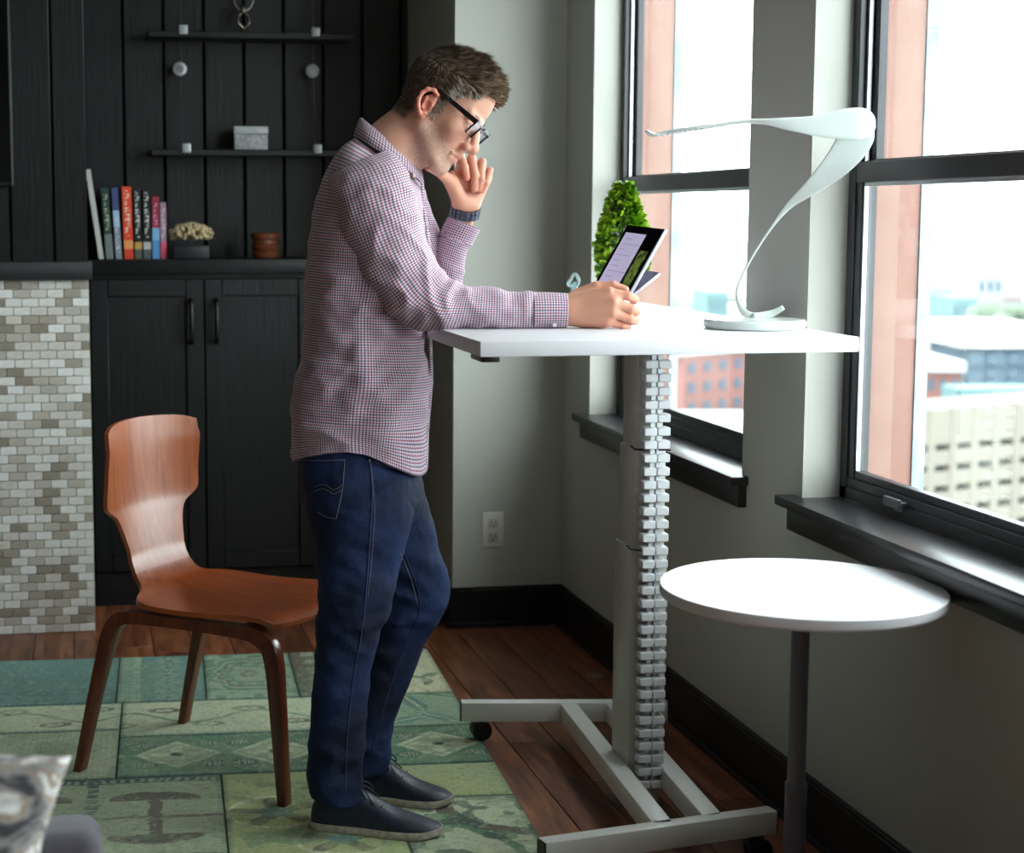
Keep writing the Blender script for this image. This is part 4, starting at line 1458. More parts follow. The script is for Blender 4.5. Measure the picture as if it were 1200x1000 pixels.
# ================================================================== THE MAN
class Field:
    """signed distance volume, blended shape by shape, turned into one smooth skin"""

    def __init__(self, lo, hi, h):
        self.h = h
        self.lo = np.array(lo, float)
        self.n = np.ceil((np.array(hi) - self.lo) / h).astype(int) + 1
        self.f = np.full(self.n, 0.06, np.float32)

    def sub(self, lo, hi):
        a = np.clip(np.floor((np.array(lo) - self.lo) / self.h).astype(int), 0, self.n - 1)
        b = np.clip(np.ceil((np.array(hi) - self.lo) / self.h).astype(int) + 1, 1, self.n)
        sl = tuple(slice(i, j) for i, j in zip(a, b))
        g = [self.lo[i] + self.h * np.arange(a[i], b[i]) for i in range(3)]
        return sl, g[0][:, None, None], g[1][None, :, None], g[2][None, None, :]

    def apply(self, sl, d, k, op):
        f = self.f[sl]
        if op == 'add':
            h = np.clip(0.5 + 0.5 * (f - d) / k, 0, 1)
            self.f[sl] = f + (d - f) * h - k * h * (1 - h)
        else:
            d = -d
            h = np.clip(0.5 - 0.5 * (f - d) / k, 0, 1)
            self.f[sl] = f + (d - f) * h + k * h * (1 - h)

    def cap(self, a, b, ra, rb=None, k=0.01, op='add'):
        a, b = np.array(a, float), np.array(b, float)
        rb = ra if rb is None else rb
        m = max(ra, rb) + k * 1.5 + 0.004
        sl, X, Y, Z = self.sub(np.minimum(a, b) - m, np.maximum(a, b) + m)
        d = b - a
        L = max(1e-9, float(d @ d))
        t = np.clip(((X - a[0]) * d[0] + (Y - a[1]) * d[1] + (Z - a[2]) * d[2]) / L, 0, 1)
        q = np.sqrt((X - a[0] - t * d[0]) ** 2 + (Y - a[1] - t * d[1]) ** 2 + (Z - a[2] - t * d[2]) ** 2) - (ra + (rb - ra) * t)
        self.apply(sl, q, k, op)

    def ell(self, c, r, k=0.01, op='add', R=None):
        c, r = np.array(c, float), np.array(r, float)
        m = r.max() + k * 1.5 + 0.004
        sl, X, Y, Z = self.sub(c - m, c + m)
        X, Y, Z = X - c[0], Y - c[1], Z - c[2]
        if R is not None:
            R = np.array(R)
            X, Y, Z = R[0][0] * X + R[1][0] * Y + R[2][0] * Z, R[0][1] * X + R[1][1] * Y + R[2][1] * Z, R[0][2] * X + R[1][2] * Y + R[2][2] * Z
        k0 = np.sqrt((X / r[0]) ** 2 + (Y / r[1]) ** 2 + (Z / r[2]) ** 2)
        k1 = np.sqrt((X / r[0] ** 2) ** 2 + (Y / r[1] ** 2) ** 2 + (Z / r[2] ** 2) ** 2) + 1e-9
        self.apply(sl, k0 * (k0 - 1) / k1, k, op)

    def mesh(self):
        f = self.f
        ins = f < 0
        c = np.zeros(tuple(self.n - 1), np.int8)
        for i in (0, 1):
            for j in (0, 1):
                for k in (0, 1):
                    c += ins[i:self.n[0] - 1 + i, j:self.n[1] - 1 + j, k:self.n[2] - 1 + k]
        act = (c > 0) & (c < 8)
        idx = np.argwhere(act)
        vid = np.full(act.shape, -1, np.int64)
        vid[tuple(idx.T)] = np.arange(len(idx))
        acc = np.zeros((len(idx), 3))
        cnt = np.zeros(len(idx))
        cor = [(0, 0, 0), (1, 0, 0), (0, 1, 0), (1, 1, 0), (0, 0, 1), (1, 0, 1), (0, 1, 1), (1, 1, 1)]
        for a in range(8):
            for b in range(a + 1, 8):
                ca, cb = np.array(cor[a]), np.array(cor[b])
                if np.abs(ca - cb).sum() != 1:
                    continue
                fa = f[tuple((idx + ca).T)]
                fb = f[tuple((idx + cb).T)]
                m = (fa < 0) != (fb < 0)
                t = np.where(m, fa / (fa - fb + 1e-12), 0)
                acc[m] += (idx[m] + ca + (cb - ca) * t[m][:, None])
                cnt[m] += 1
        v = self.lo + acc / cnt[:, None] * self.h
        quads = []
        for ax in range(3):
            o = [0, 0, 0]
            o[ax] = 1
            A = f[:self.n[0] - o[0], :self.n[1] - o[1], :self.n[2] - o[2]] < 0
            B = f[o[0]:, o[1]:, o[2]:] < 0
            e = np.argwhere(A != B)
            u, w = (ax + 1) % 3, (ax + 2) % 3
            e = e[(e[:, u] > 0) & (e[:, w] > 0) & (e[:, u] < self.n[u] - 1) & (e[:, w] < self.n[w] - 1)]
            du, dw = np.zeros(3, int), np.zeros(3, int)
            du[u], dw[w] = 1, 1
            q = np.stack([vid[tuple((e - du - dw).T)], vid[tuple((e - dw).T)], vid[tuple(e.T)], vid[tuple((e - du).T)]], 1)
            fl = ~A[tuple(e.T)]
            q[fl] = q[fl][:, ::-1]
            quads.append(q)
        return v, np.concatenate(quads)


def np_mesh(name, v, q, m, smooth=True):
    me = bpy.data.meshes.new(name)
    me.vertices.add(len(v))
    me.vertices.foreach_set('co', np.asarray(v, np.float32).ravel())
    me.loops.add(q.size)
    me.loops.foreach_set('vertex_index', q.astype(np.int32).ravel())
    me.polygons.add(len(q))
    me.polygons.foreach_set('loop_start', np.arange(len(q), dtype=np.int32) * q.shape[1])
    me.polygons.foreach_set('use_smooth', [smooth] * len(q))
    me.materials.append(m)
    me.update(calc_edges=True)
    return me


man = thing('person', 'man in glasses, checked shirt and dark jeans standing at the desk, chin on hand', 'person', (0, 0, 0))
man_origin = spot(440, 965, 3.98)
man.location = (man_origin.x, man_origin.y, 0.008)


def attach(o, parent=man):
    """o was built in world coordinates"""
    o.data.transform(man.matrix_basis.inverted())
    o.parent = parent
    return o


SK = np.array([lin(212), lin(158), lin(134)])
# ---------------------------------------------------------------- head frame
EAR = spot(504, 125, 3.975)
HP = radians(36.5)
hx = IR * cos(HP) - UP * sin(HP)
hz = IR * sin(HP) + UP * cos(HP)
# the head turns a few degrees towards the camera
TW = radians(-19)
hy = ID.copy()
hx2 = hx * cos(TW) + hy * sin(TW)
hy2 = -hx * sin(TW) + hy * cos(TW)
hx, hy = hx2, hy2
HO = EAR + hy * 0.083
HM = np.array([[hx.x, hy.x, hz.x], [hx.y, hy.y, hz.y], [hx.z, hy.z, hz.z]])
HOn = np.array(HO)


FW = 0.835       # the face is a little shallower than the traced profile


def h2w(p):
    return Vector(HOn + HM @ np.array((p[0] * (FW if p[0] > 0 else 1.11), p[1], p[2]), float))


def w2h(v):
    return (np.asarray(v) - HOn) @ HM


F = Field((-0.20, -0.125, -0.28), (0.165, 0.125, 0.18), 0.0021)
F.ell((-0.004, 0, 0.062), (0.104, 0.079, 0.091), .01)
F.ell((0.050, 0, 0.070), (0.056, 0.064, 0.062), .02)
F.ell((0.040, 0, 0.0), (0.064, 0.063, 0.075), .02)
F.ell((0.042, 0, -0.050), (0.052, 0.052, 0.050), .02)
F.cap((0.090, -0.008, -0.090), (0.090, 0.008, -0.090), 0.019, None, .015)
for s_ in (-1, 1):
    F.cap((0.004, s_ * 0.054, -0.045), (0.078, s_ * 0.024, -0.090), 0.017, 0.014, .022)
    F.ell((0.074, s_ * 0.042, -0.010), (0.026, 0.022, 0.022), .018)
    F.cap((0.100, s_ * 0.012, 0.036), (0.090, s_ * 0.045, 0.040), 0.012, 0.011, .012)
    F.ell((0.112, s_ * 0.033, 0.018), (0.017, 0.018, 0.013), .012, 'sub')
    F.ell((0.089, s_ * 0.033, 0.018), (0.0135, 0.0145, 0.0135), .004)
    F.cap((0.100, s_ * 0.024, 0.0245), (0.096, s_ * 0.044, 0.0235), 0.0042, 0.0036, .004)
    F.cap((0.096, s_ * 0.024, 0.0100), (0.092, s_ * 0.044, 0.0105), 0.0036, 0.003, .004)
F.cap((0.103, 0, 0.034), (0.133, 0, -0.012), 0.0095, 0.0120, .010)
F.ell((0.135, 0, -0.0165), (0.0140, 0.0135, 0.0120), .006)
for s_ in (-1, 1):
    F.ell((0.120, s_ * 0.0125, -0.0210), (0.0135, 0.0095, 0.0092), .006)
    F.ell((0.126, s_ * 0.0070, -0.0285), (0.0050, 0.0032, 0.0035), .003, 'sub')
F.cap((0.104, 0, -0.030), (0.108, 0, -0.045), 0.012, 0.012, .012)
F.cap((0.101, -0.021, -0.0500), (0.113, 0, -0.0465), 0.0048, 0.0062, .005)
F.cap((0.101, 0.021, -0.0500), (0.113, 0, -0.0465), 0.0048, 0.0062, .005)
F.cap((0.100, -0.018, -0.0600), (0.110, 0, -0.0620), 0.0050, 0.0068, .005)
F.cap((0.100, 0.018, -0.0600), (0.110, 0, -0.0620), 0.0050, 0.0068, .005)
F.cap((0.104, -0.020, -0.0548), (0.120, 0, -0.0545), 0.0012, 0.0014, .003, 'sub')
F.cap((0.104, 0.020, -0.0548), (0.120, 0, -0.0545), 0.0012, 0.0014, .003, 'sub')
F.ell((0.116, 0, -0.0745), (0.010, 0.02, 0.004), .008, 'sub')
F.ell((0.092, 0, -0.070), (0.016, 0.026, 0.022), .012)
# neck, following the bowed head down into the collar
nk = w2h(np.array(spot(463, 173, 4.06)))
nk2 = w2h(np.array(spot(456, 215, 4.06)))
F.cap((-0.024, 0, -0.012), nk, 0.059, 0.055, .03)
F.cap((0.010, 0, -0.050), w2h(np.array(spot(473, 190, 4.06))), 0.045, 0.043, .03)
F.cap(nk, nk2, 0.055, 0.060, .03)
# ears
for s_ in (-1, 1):
    yb_ = s_ * 0.0765
    rim = [(-0.001, 0.030), (-0.012, 0.034), (-0.023, 0.028), (-0.028, 0.014), (-0.026, -0.002), (-0.019, -0.014), (-0.010, -0.024), (-0.001, -0.028), (0.004, -0.020)]
    F.ell((-0.010, yb_, 0.004), (0.015, 0.0050, 0.027), .006)
    for p, q in zip(rim[:-1], rim[1:]):
        f1 = s_ * (0.0070 + 0.010 * min(1, max(0, -p[0] / .025)))
        f2 = s_ * (0.0070 + 0.010 * min(1, max(0, -q[0] / .025)))
        F.cap((p[0], yb_ + f1 - s_ * .001, p[1]), (q[0], yb_ + f2 - s_ * .001, q[1]), 0.0042, 0.0042, .004)
    F.cap((-0.003, yb_ + s_ * .002, -0.022), (-0.006, yb_ + s_ * .006, -0.026), 0.0065, 0.0060, .004)
    F.cap((-0.018, yb_ + s_ * .007, 0.014), (-0.012, yb_ + s_ * .006, -0.010), 0.0032, 0.0035, .003)
    F.ell((-0.008, yb_ + s_ * .008, 0.000), (0.0075, 0.0075, 0.0105), .003, 'sub')
    F.cap((0.002, yb_ + s_ * .002, -0.003), (0.002, yb_ + s_ * .003, 0.004), 0.0040, 0.0040, .004)
hv, hq = F.mesh()
L = hv.copy()
# colours of the head in its own coordinates
hc = np.tile(SK, (len(L), 1))


def hmix(mask, col):
    global hc
    mask = np.clip(mask, 0, 1)[:, None]
    hc = hc * (1 - mask) + np.array([lin(c) for c in col])[None] * mask


def gauss(p, r):
    d = (L - np.array(p)) / np.array(r)
    return np.exp(-(d ** 2).sum(1))


n_hi = np.array([noise.noise(Vector(p) * 420) for p in L[::1]]) if len(L) < 90000 else np.zeros(len(L))
hmix(.35 * gauss((.08, -.045, -.01), (.03, .03, .025)) + .35 * gauss((.08, .045, -.01), (.03, .03, .025)), (206, 118, 98))
hmix(.5 * gauss((.134, 0, -.018), (.018, .018, .016)), (214, 120, 102))
hmix(.55 * (np.abs(L[:, 1]) > .074) * (np.abs(L[:, 0] + .01) < .035) * (np.abs(L[:, 2]) < .04), (222, 122, 102))
# stubble: cheeks, jaw, upper lip
ax_ = L[:, 0]
st_ = np.clip((-.018 - L[:, 2] + .30 * (0.045 - ax_)) / .02, 0, 1) * np.clip((L[:, 2] + .125) / .02, 0, 1) * np.clip((ax_ + .005) / .02, 0, 1)
st_ *= 1 - np.clip(1.6 * gauss((.108, 0, -.054), (.016, .022, .012)), 0, 1)
hmix(st_ * (.42 + .45 * n_hi), (132, 112, 102))
hmix(st_ * (n_hi < -.30) * .35, (196, 186, 178))
hmix(.75 * (gauss((.110, 0, -.0475), (.012, .022, .0055)) + gauss((.108, 0, -.0615), (.012, .020, .0065))), (176, 92, 84))
# scalp under the hair
hair_line = np.clip((L[:, 2] - (.045 + .75 * np.clip(ax_ - .025, 0, 1) - .8 * np.clip(-.02 - ax_, 0, .09))) / .012, 0, 1) * (ax_ < .098)
hmix(hair_line * .85, (70, 56, 48))
hmix(np.clip((-.034 - ax_) / .006, 0, 1) * np.clip((L[:, 2] + .062) / .014, 0, 1) * .8, (74, 58, 50))
for s_ in (-1, 1):
    hmix(1.0 * (gauss((.099, s_ * .033, .018), (.006, .009, .0042)) > .35), (225, 220, 214))
    hmix(1.0 * (gauss((.1025, s_ * .033, .018), (.004, .0045, .0045)) > .4), (60, 50, 44))
Lw = L.copy()
Lw[:, 0] *= np.where(L[:, 0] > 0, FW, 1.11)
hv_w = HOn + Lw @ HM.T

# ---------------------------------------------------------------- hands
hands_v, hands_q, hands_c = [], [], []


def S3(px_, py_, d):
    return np.array(spot(px_, py_, d))


def hand_field(pts_all, h=0.0016):
    P = np.array(pts_all)
    return Field(P.min(0) - .04, P.max(0) + .04, h)


# near (right) hand wrapped round the tablet's lower corner
W0 = S3(650, 363, 3.925)
Wr = S3(668, 363, 3.922)
mc = [S3(714, 343, 3.895), S3(719, 355, 3.884), S3(718, 367, 3.884), S3(711, 377, 3.892)]
pip = [S3(736, 347, 3.888), S3(740, 362, 3.882), S3(738, 373.5, 3.885), S3(729, 381, 3.893)]
dip = [S3(744, 351, 3.905), S3(746, 365, 3.900), S3(744, 376, 3.902), S3(735, 382.5, 3.905)]
tip = [S3(742, 353, 3.927), S3(743, 367, 3.922), S3(740, 377, 3.922), S3(732, 383, 3.920)]
G = hand_field([W0, Wr] + mc + pip + dip + tip)
rm = [.0145, .0150, .0145, .0135]
rp = [.0100, .0102, .0096, .0084]
G.cap(W0, Wr, .0290, .0275, .01)
for i in range(4):
    b0 = Wr + (S3(668, 352, 3.925) - Wr) * (1 - i / 1.5) * .75
    G.cap(b0, mc[i], .0190, rm[i] * .90, .016)
    G.cap(mc[i], pip[i], rm[i] * .78, rp[i] * .96, .0035)
    G.cap(pip[i], dip[i], rp[i], rp[i] * .92, .003)
    G.cap(dip[i], tip[i], rp[i] * .92, rp[i] * .82, .002)
G.cap(S3(684, 376, 3.925), S3(703, 378, 3.91), .0150, .0130, .016)      # edge of the hand on the desk
th0, th1, th2, th3 = S3(678, 347, 3.945), S3(699, 336.5, 3.937), S3(719, 334.5, 3.928), S3(733, 339.5, 3.920)
G.cap(th0, th1, .0175, .0130, .016)
G.cap(th1, th2, .0115, .0098, .005)
G.cap(th2, th3, .0096, .0082, .004)
for a, b in ((mc[0], Wr), (mc[1], Wr)):   # tendons
    G.cap(a + np.array((0, -.010, .002)), a + (b - a) * .6 + np.array((0, -.014, 0)), .003, .003, .006)
v1, q1 = G.mesh()
kn = np.array(mc + pip)
# far (left) hand under the chin
fW0 = S3(543, 260, 4.190)
fWr = S3(546, 240, 4.172)
fm = [S3(540, 199, 4.190), S3(551, 198, 4.198), S3(562, 202, 4.196), S3(570, 209, 4.190)]
fp = [S3(540, 184, 4.168), S3(553, 185.5, 4.166), S3(565, 190, 4.168), S3(574, 200, 4.170)]
fd = [S3(545, 196, 4.140), S3(557, 206, 4.140), S3(564, 210, 4.142), S3(570, 215, 4.150)]
ft = [S3(547.5, 208, 4.140), S3(556, 222, 4.142), S3(561, 222, 4.148), S3(565, 224, 4.152)]
H_ = hand_field([fW0, fWr] + fm + fp + fd + ft + [S3(503, 195, 4.06)])
H_.cap(fW0, fWr, .0230, .0262, .01)
for i in range(4):
    base = fWr + np.array(IR) * (-.012 + .009 * i)
    H_.cap(base, fm[i], .0175, .0135, .014)
    H_.cap(fm[i], fp[i], .0112, rp[i], .005)
    H_.cap(fp[i], fd[i], rp[i] * .98, rp[i] * .88, .0025)
    H_.cap(fd[i], ft[i], rp[i] * .88, rp[i] * .78, .002)
H_.cap(S3(540, 236, 4.160), S3(529, 214, 4.145), .0200, .0165, .014)
H_.cap(S3(529, 214, 4.145), S3(519, 205, 4.120), .0150, .0120, .008)
H_.cap(S3(519, 205, 4.120), S3(509, 199, 4.095), .0112, .0098, .004)
H_.cap(S3(509, 199, 4.095), S3(501, 196, 4.075), .0096, .0085, .003)
H_.cap(S3(530, 205, 4.160), S3(545, 215, 4.170), .010, .014, .014)
v2, q2 = H_.mesh()
kn2 = np.array(fp + ft)

# hidden body: trunk, arms and legs under the clothes, joined to the same mesh
hid = MB()
hid.tube([spot(455, 200, 4.06), spot(440, 260, 4.06), spot(430, 350, 4.06), spot(425, 450, 4.06), spot(425, 540, 4.05)], [.05, .10, .10, .11, .11], 16)
hid.tube([spot(430, 215, 3.96), spot(460, 300, 3.92), spot(500, 358, 3.915), spot(560, 362, 3.92), spot(655, 363, 3.925)], [.04, .04, .035, .033, .027], 12)
hid.tube([spot(450, 220, 4.20), spot(480, 300, 4.24), spot(514, 345, 4.26), spot(524, 312, 4.24), spot(534, 280, 4.205), spot(543, 260, 4.19)], [.03, .03, .022, .022, .021, .021], 12)
hid.tube([spot(425, 540, 3.97), spot(418, 700, 3.94), spot(392, 925, 3.90)], [.06, .04, .028], 12)
hid.tube([spot(440, 540, 4.12), spot(462, 640, 4.14), spot(474, 700, 4.145), spot(458, 765, 4.14), spot(434, 840, 4.12), spot(428, 905, 4.10)], [.06, .045, .035, .032, .028, .026], 12)

allv = [hv_w, v1, v2]
allq = [hq, q1 + len(hv_w), q2 + len(hv_w) + len(v1)]


def hand_col(v, kk):
    c = np.tile(SK * np.array([1.02, .97, .95]), (len(v), 1))
    d = np.sqrt(((v[:, None, :] - kk[None]) ** 2).sum(2)).min(1)
    m_ = (.45 * np.exp(-(d / .013) ** 2))[:, None]
    return c * (1 - m_) + np.array([lin(206), lin(112), lin(92)]) * m_


cols = np.concatenate([hc, hand_col(v1, kn), hand_col(v2, kn2), np.tile(SK, (len(hid.v), 1))])
M['skin'] = mat('skin', (1, 1, 1, 1), 0.48, attr='skin_tone', sss=0.12, bump=0.12, bscale=420, spec=.4)
nb = len(np.concatenate(allv))
me = bpy.data.meshes.new('body')
V_ = np.concatenate(allv + [np.array([tuple(v) for v in hid.v])])
Fq = np.concatenate(allq)
faces = [tuple(int(i) for i in f) for f in Fq] + [tuple(i + nb for i in f) for f in hid.f]
me.from_pydata([tuple(v) for v in V_], [], faces)
me.materials.append(M['skin'])
me.polygons.foreach_set('use_smooth', [True] * len(me.polygons))
ca = me.color_attributes.new('skin_tone', 'FLOAT_COLOR', 'POINT')
ca.data.foreach_set('color', np.concatenate([cols, np.ones((len(cols), 1))], 1).astype(np.float32).ravel())
body = attach(link('body', me))

# ---------------------------------------------------------------- hair
hm = bpy.data.materials.new('hair')
hm.use_nodes = True
nt = hm.node_tree
b_ = nt.nodes['Principled BSDF']
b_.inputs['Roughness'].default_value = 0.42
vc = nt.nodes.new('ShaderNodeVertexColor')
vc.layer_name = 'tone'
nt.links.new(vc.outputs[0], b_.inputs['Base Color'])
hr = random.Random(21)
HVs, HFs, HCs = [], [], []


def strand(root, d0, length, w, col, droop, side):
    """a tapering blade of hair"""
    segs = 4
    p = Vector(root)
    d = Vector(d0).normalized()
    n0 = len(HVs)
    for i in range(segs + 1):
        t = i / segs
        ww = w * (1 - t) ** .6 * .5 + .00008
        HVs.append(p + side * ww)
        HVs.append(p - side * ww)
        HCs.extend([col, col])
        d = (d + droop * (1.0 / segs)).normalized()
        p = p + d * (length / segs)
    for i in range(segs):
        a = n0 + i * 2
        HFs.append((a, a + 1, a + 3, a + 2))


brown = np.array([lin(104), lin(82), lin(64)])
dark = np.array([lin(54), lin(42), lin(34)])
light = np.array([lin(176), lin(150), lin(124)])
grey = np.array([lin(192), lin(178), lin(164)])
# normals of head vertices for rooting
cand = []
for i in range(0, len(L)):
    x, y, z = L[i]
    hl = .045 + .75 * max(0, x - .025) - .80 * min(.09, max(0, -.02 - x))
    side_b = z > hl
    burn = (-.004 < x < .020) and abs(y) > .058 and -.020 < z <= .06
    behind_ear = x < -.034 and z > -.050 + .5 * max(0, -.05 - x)
    top = z > .098 - 0 * x
    if x > .088 and z < .100 - .3 * abs(y):
        continue
    if abs(y) > .076 and -.035 < x < .005 and z < .036:
        continue
    if (side_b and x < .104) or burn or behind_ear:
        cand.append(i)
ctr_h = np.array((-.004, 0, .05))
for k in range(21000):
    i = cand[hr.randrange(len(cand))]
    x, y, z = L[i] + np.array([hr.uniform(-.002, .002) for _ in range(3)])
    nrm = (L[i] - np.array((.0, 0, .045))) / np.array((.10, .076, .085)) ** 2
    nrm /= np.linalg.norm(nrm)
    topness = min(1, max(0, (z - .075) / .05))
    back = min(1, max(0, (-x - .02) / .05))
    front = min(1, max(0, (x - .02) / .06))
    if z < .0 and x > -.02:
        ln, flow = hr.uniform(.004, .010), np.array((.1, 0, -1))
    else:
        ln = .012 + .022 * topness * hr.uniform(.6, 1.1) + .003 * hr.random() - .004 * back
        flow = np.array((.55 + .4 * front, .25 * hr.uniform(-1, 1), -.35 + .2 * topness)) * (1 - back) + np.array((-.2, 0, -1.0)) * back
        if topness > .3:
            flow = np.array((1.0, hr.uniform(-.5, .5), .15 + .25 * hr.random()))
    d = nrm * (.30 + .40 * topness + .35 * front * topness) + flow * .75
    cl = noise.noise(Vector((x * 55, y * 55, z * 55)))          # locks that part and lift together
    d = d + nrm * cl * .55 * topness + np.array((cl * .3, noise.noise(Vector((y * 50, x * 50, 3))) * .7, 0)) * topness
    ln *= 1 + .45 * cl
    rnd = np.array([hr.uniform(-1, 1) for _ in range(3)]) * .16
    d = d + rnd
    c = brown * hr.uniform(.55, 1.25)
    if hr.random() < .3:
        c = dark * hr.uniform(.7, 1.2)
    if topness > .2 and hr.random() < .25 + .3 * front:
        c = light * hr.uniform(.6, 1.1)
    temple = (x > .01 and z < .085 and z > .0) or (z < .03 and x > -.012)
    if temple and hr.random() < .34 + .55 * min(1, max(0, (.090 - z) / .04)):
        c = grey * hr.uniform(.6, 1.15)
    elif hr.random() < .06:
        c = grey * hr.uniform(.4, .8)
    root = h2w((x, y, z)) - Vector(HM @ nrm) * .001
    dw = Vector(HM @ d)
    side = dw.cross(Vector(HM @ nrm)).normalized()
    drp = Vector(HM @ (flow * .5 - nrm * (.55 * (1 - topness) + .15)))
    strand(root, dw, ln, hr.uniform(.0012, .0024), c, drp, side)
# eyebrows
for s_ in (-1, 1):
    for k in range(90):
        t = hr.random()
        p = h2w((.1115 - .014 * t, s_ * (.012 + .036 * t), .0385 + .006 * sin(t * 2.6) + hr.uniform(-.003, .003)))
        d = Vector(HM @ np.array((.5 - .4 * t, s_ * 1.0, .3 - .5 * t)))
        strand(p, d, .006, .0010, brown * hr.uniform(.6, 1.3), Vector((0, 0, 0)), Vector(HM @ np.array((0, 0, 1))))
me = bpy.data.meshes.new('hair')
me.from_pydata([tuple(v) for v in HVs], [], HFs)
me.materials.append(hm)
me.polygons.foreach_set('use_smooth', [True] * len(me.polygons))
ca = me.color_attributes.new('tone', 'FLOAT_COLOR', 'POINT')
ca.data.foreach_set('color', np.concatenate([np.array(HCs), np.ones((len(HCs), 1))], 1).astype(np.float32).ravel())
hair = attach(link('hair', me))
hair['kind'] = 'stuff'

# ---------------------------------------------------------------- glasses
gpart = MB()
GM = Matrix(((hx.x, hy.x, hz.x, HO.x), (hx.y, hy.y, hz.y, HO.y), (hx.z, hy.z, hz.z, HO.z), (0, 0, 0, 1)))
gt = GM @ Matrix.Translation((.0985, 0, .0200)) @ Matrix.Rotation(radians(14), 4, 'Y')
for s_ in (-1, 1):
    y0, y1 = s_ * .009, s_ * .066
    if s_ < 0:
        y0, y1 = y1, y0
    zt_, zb_ = .018, -.020
    gpart.box(-.002, .002, y0, y1, zt_ - .0058, zt_, gt)
    gpart.box(-.002, .002, y0 + .003, y1 - .003, zb_, zb_ + .003, gt)
    gpart.box(-.002, .002, y0, y0 + .004, zb_ + .001, zt_, gt)
    gpart.box(-.002, .002, y1 - .004, y1, zb_ + .001, zt_, gt)
gpart.box(-.002, .002, -.010, .010, .006, .011, gt)
M['specs'] = mat('spectacle_black', rgb(12, 12, 14), 0.22, coat=.5)
gl_o = attach(gpart.build('glasses', M['specs'], None, bevel=.0008, seg=1))
for s_ in (-1, 1):
    tm = MB()
    a = gt @ Vector((0, s_ * .066, .013))
    e1 = GM @ Vector((.020, s_ * .0785, .0375))
    e2 = GM @ Vector((-.006, s_ * .082, .040))
    e3 = GM @ Vector((-.030, s_ * .080, .012))
    for p, q, w in ((a + (a - e1).normalized() * .002, e1, .0058), (e1, e2, .0046), (e2, e3, .003)):
        d = (q - p).normalized()
        u = (hz - d * hz.dot(d)).normalized()
        sd = d.cross(u)
        vs = [p + u * i * w + sd * j * .0012 for i in (-1, 1) for j in (-1, 1)] + [q + u * i * w * .85 + sd * j * .0012 for i in (-1, 1) for j in (-1, 1)]
        tm.add(vs, [(0, 1, 3, 2), (4, 6, 7, 5), (0, 4, 5, 1), (2, 3, 7, 6), (0, 2, 6, 4), (1, 5, 7, 3)])
    attach(tm.build('temple_arm', M['specs'], None), gl_o)
    ln_ = MB().box(-.0006, .0006, min(s_ * .012, s_ * .063), max(s_ * .012, s_ * .063), -.018, .0145, gt)
    attach(ln_.build('lens', glass_mat('lens_glass', (.96, .97, 1, 1), .12), None), gl_o)

# ---------------------------------------------------------------- cloth
def cloth_mat(name):
    m = bpy.data.materials.new(name)
    m.use_nodes = True
    nt = m.node_tree
    b = nt.nodes['Principled BSDF']
    b.inputs['Roughness'].default_value = 0.85
    b.inputs['Sheen Weight'].default_value = 0.15
    b.inputs['Specular IOR Level'].default_value = 0.2
    uv = nt.nodes.new('ShaderNodeUVMap')
    uv.uv_map = 'UVMap'
    s = nt.nodes.new('ShaderNodeSeparateXYZ')
    nt.links.new(uv.outputs[0], s.inputs[0])

    def stripe(sock, period, width, phase):
        a = nt.nodes.new('ShaderNodeMath')
        a.operation = 'MULTIPLY_ADD'
        a.inputs[1].default_value = 1 / period
        a.inputs[2].default_value = phase
        nt.links.new(s.outputs[sock], a.inputs[0])
        f = nt.nodes.new('ShaderNodeMath')
        f.operation = 'FRACT'
        nt.links.new(a.outputs[0], f.inputs[0])
        c = nt.nodes.new('ShaderNodeMath')
        c.operation = 'LESS_THAN'
        c.inputs[1].default_value = width
        nt.links.new(f.outputs[0], c.inputs[0])
        return c.outputs[0]
    base = nt.nodes.new('ShaderNodeRGB')
    base.outputs[0].default_value = rgb(222, 208, 222)
    cur = base.outputs[0]
    P_ = 0.0118
    for sock in ('X', 'Y'):
        for ph, col in ((0.0, rgb(38, 44, 84)), (0.5, rgb(168, 44, 72))):
            k = nt.nodes.new('ShaderNodeMixRGB')
            k.blend_type = 'MULTIPLY'
            k.inputs[2].default_value = col
            w = nt.nodes.new('ShaderNodeMath')
            w.operation = 'MULTIPLY'
            w.inputs[1].default_value = 0.72
            nt.links.new(stripe(sock, P_, .22, ph), w.inputs[0])
            nt.links.new(w.outputs[0], k.inputs[0])
            nt.links.new(cur, k.inputs[1])
            cur = k.outputs[0]
    nt.links.new(cur, b.inputs['Base Color'])
    co = nt.nodes.new('ShaderNodeTexCoord')
    n2 = nt.nodes.new('ShaderNodeTexNoise')
    n2.inputs['Scale'].default_value = 22
    n2.inputs['Detail'].default_value = 4
    nt.links.new(co.outputs['Object'], n2.inputs[0])
    bp = nt.nodes.new('ShaderNodeBump')
    bp.inputs['Strength'].default_value = 0.35
    bp.inputs['Distance'].default_value = 0.012
    nt.links.new(n2.outputs[0], bp.inputs['Height'])
    nt.links.new(bp.outputs[0], b.inputs['Normal'])
    return m


M['shirt'] = cloth_mat('shirt_check')
M['shirt_in'] = mat('shirt_button', rgb(210, 200, 205), .4)


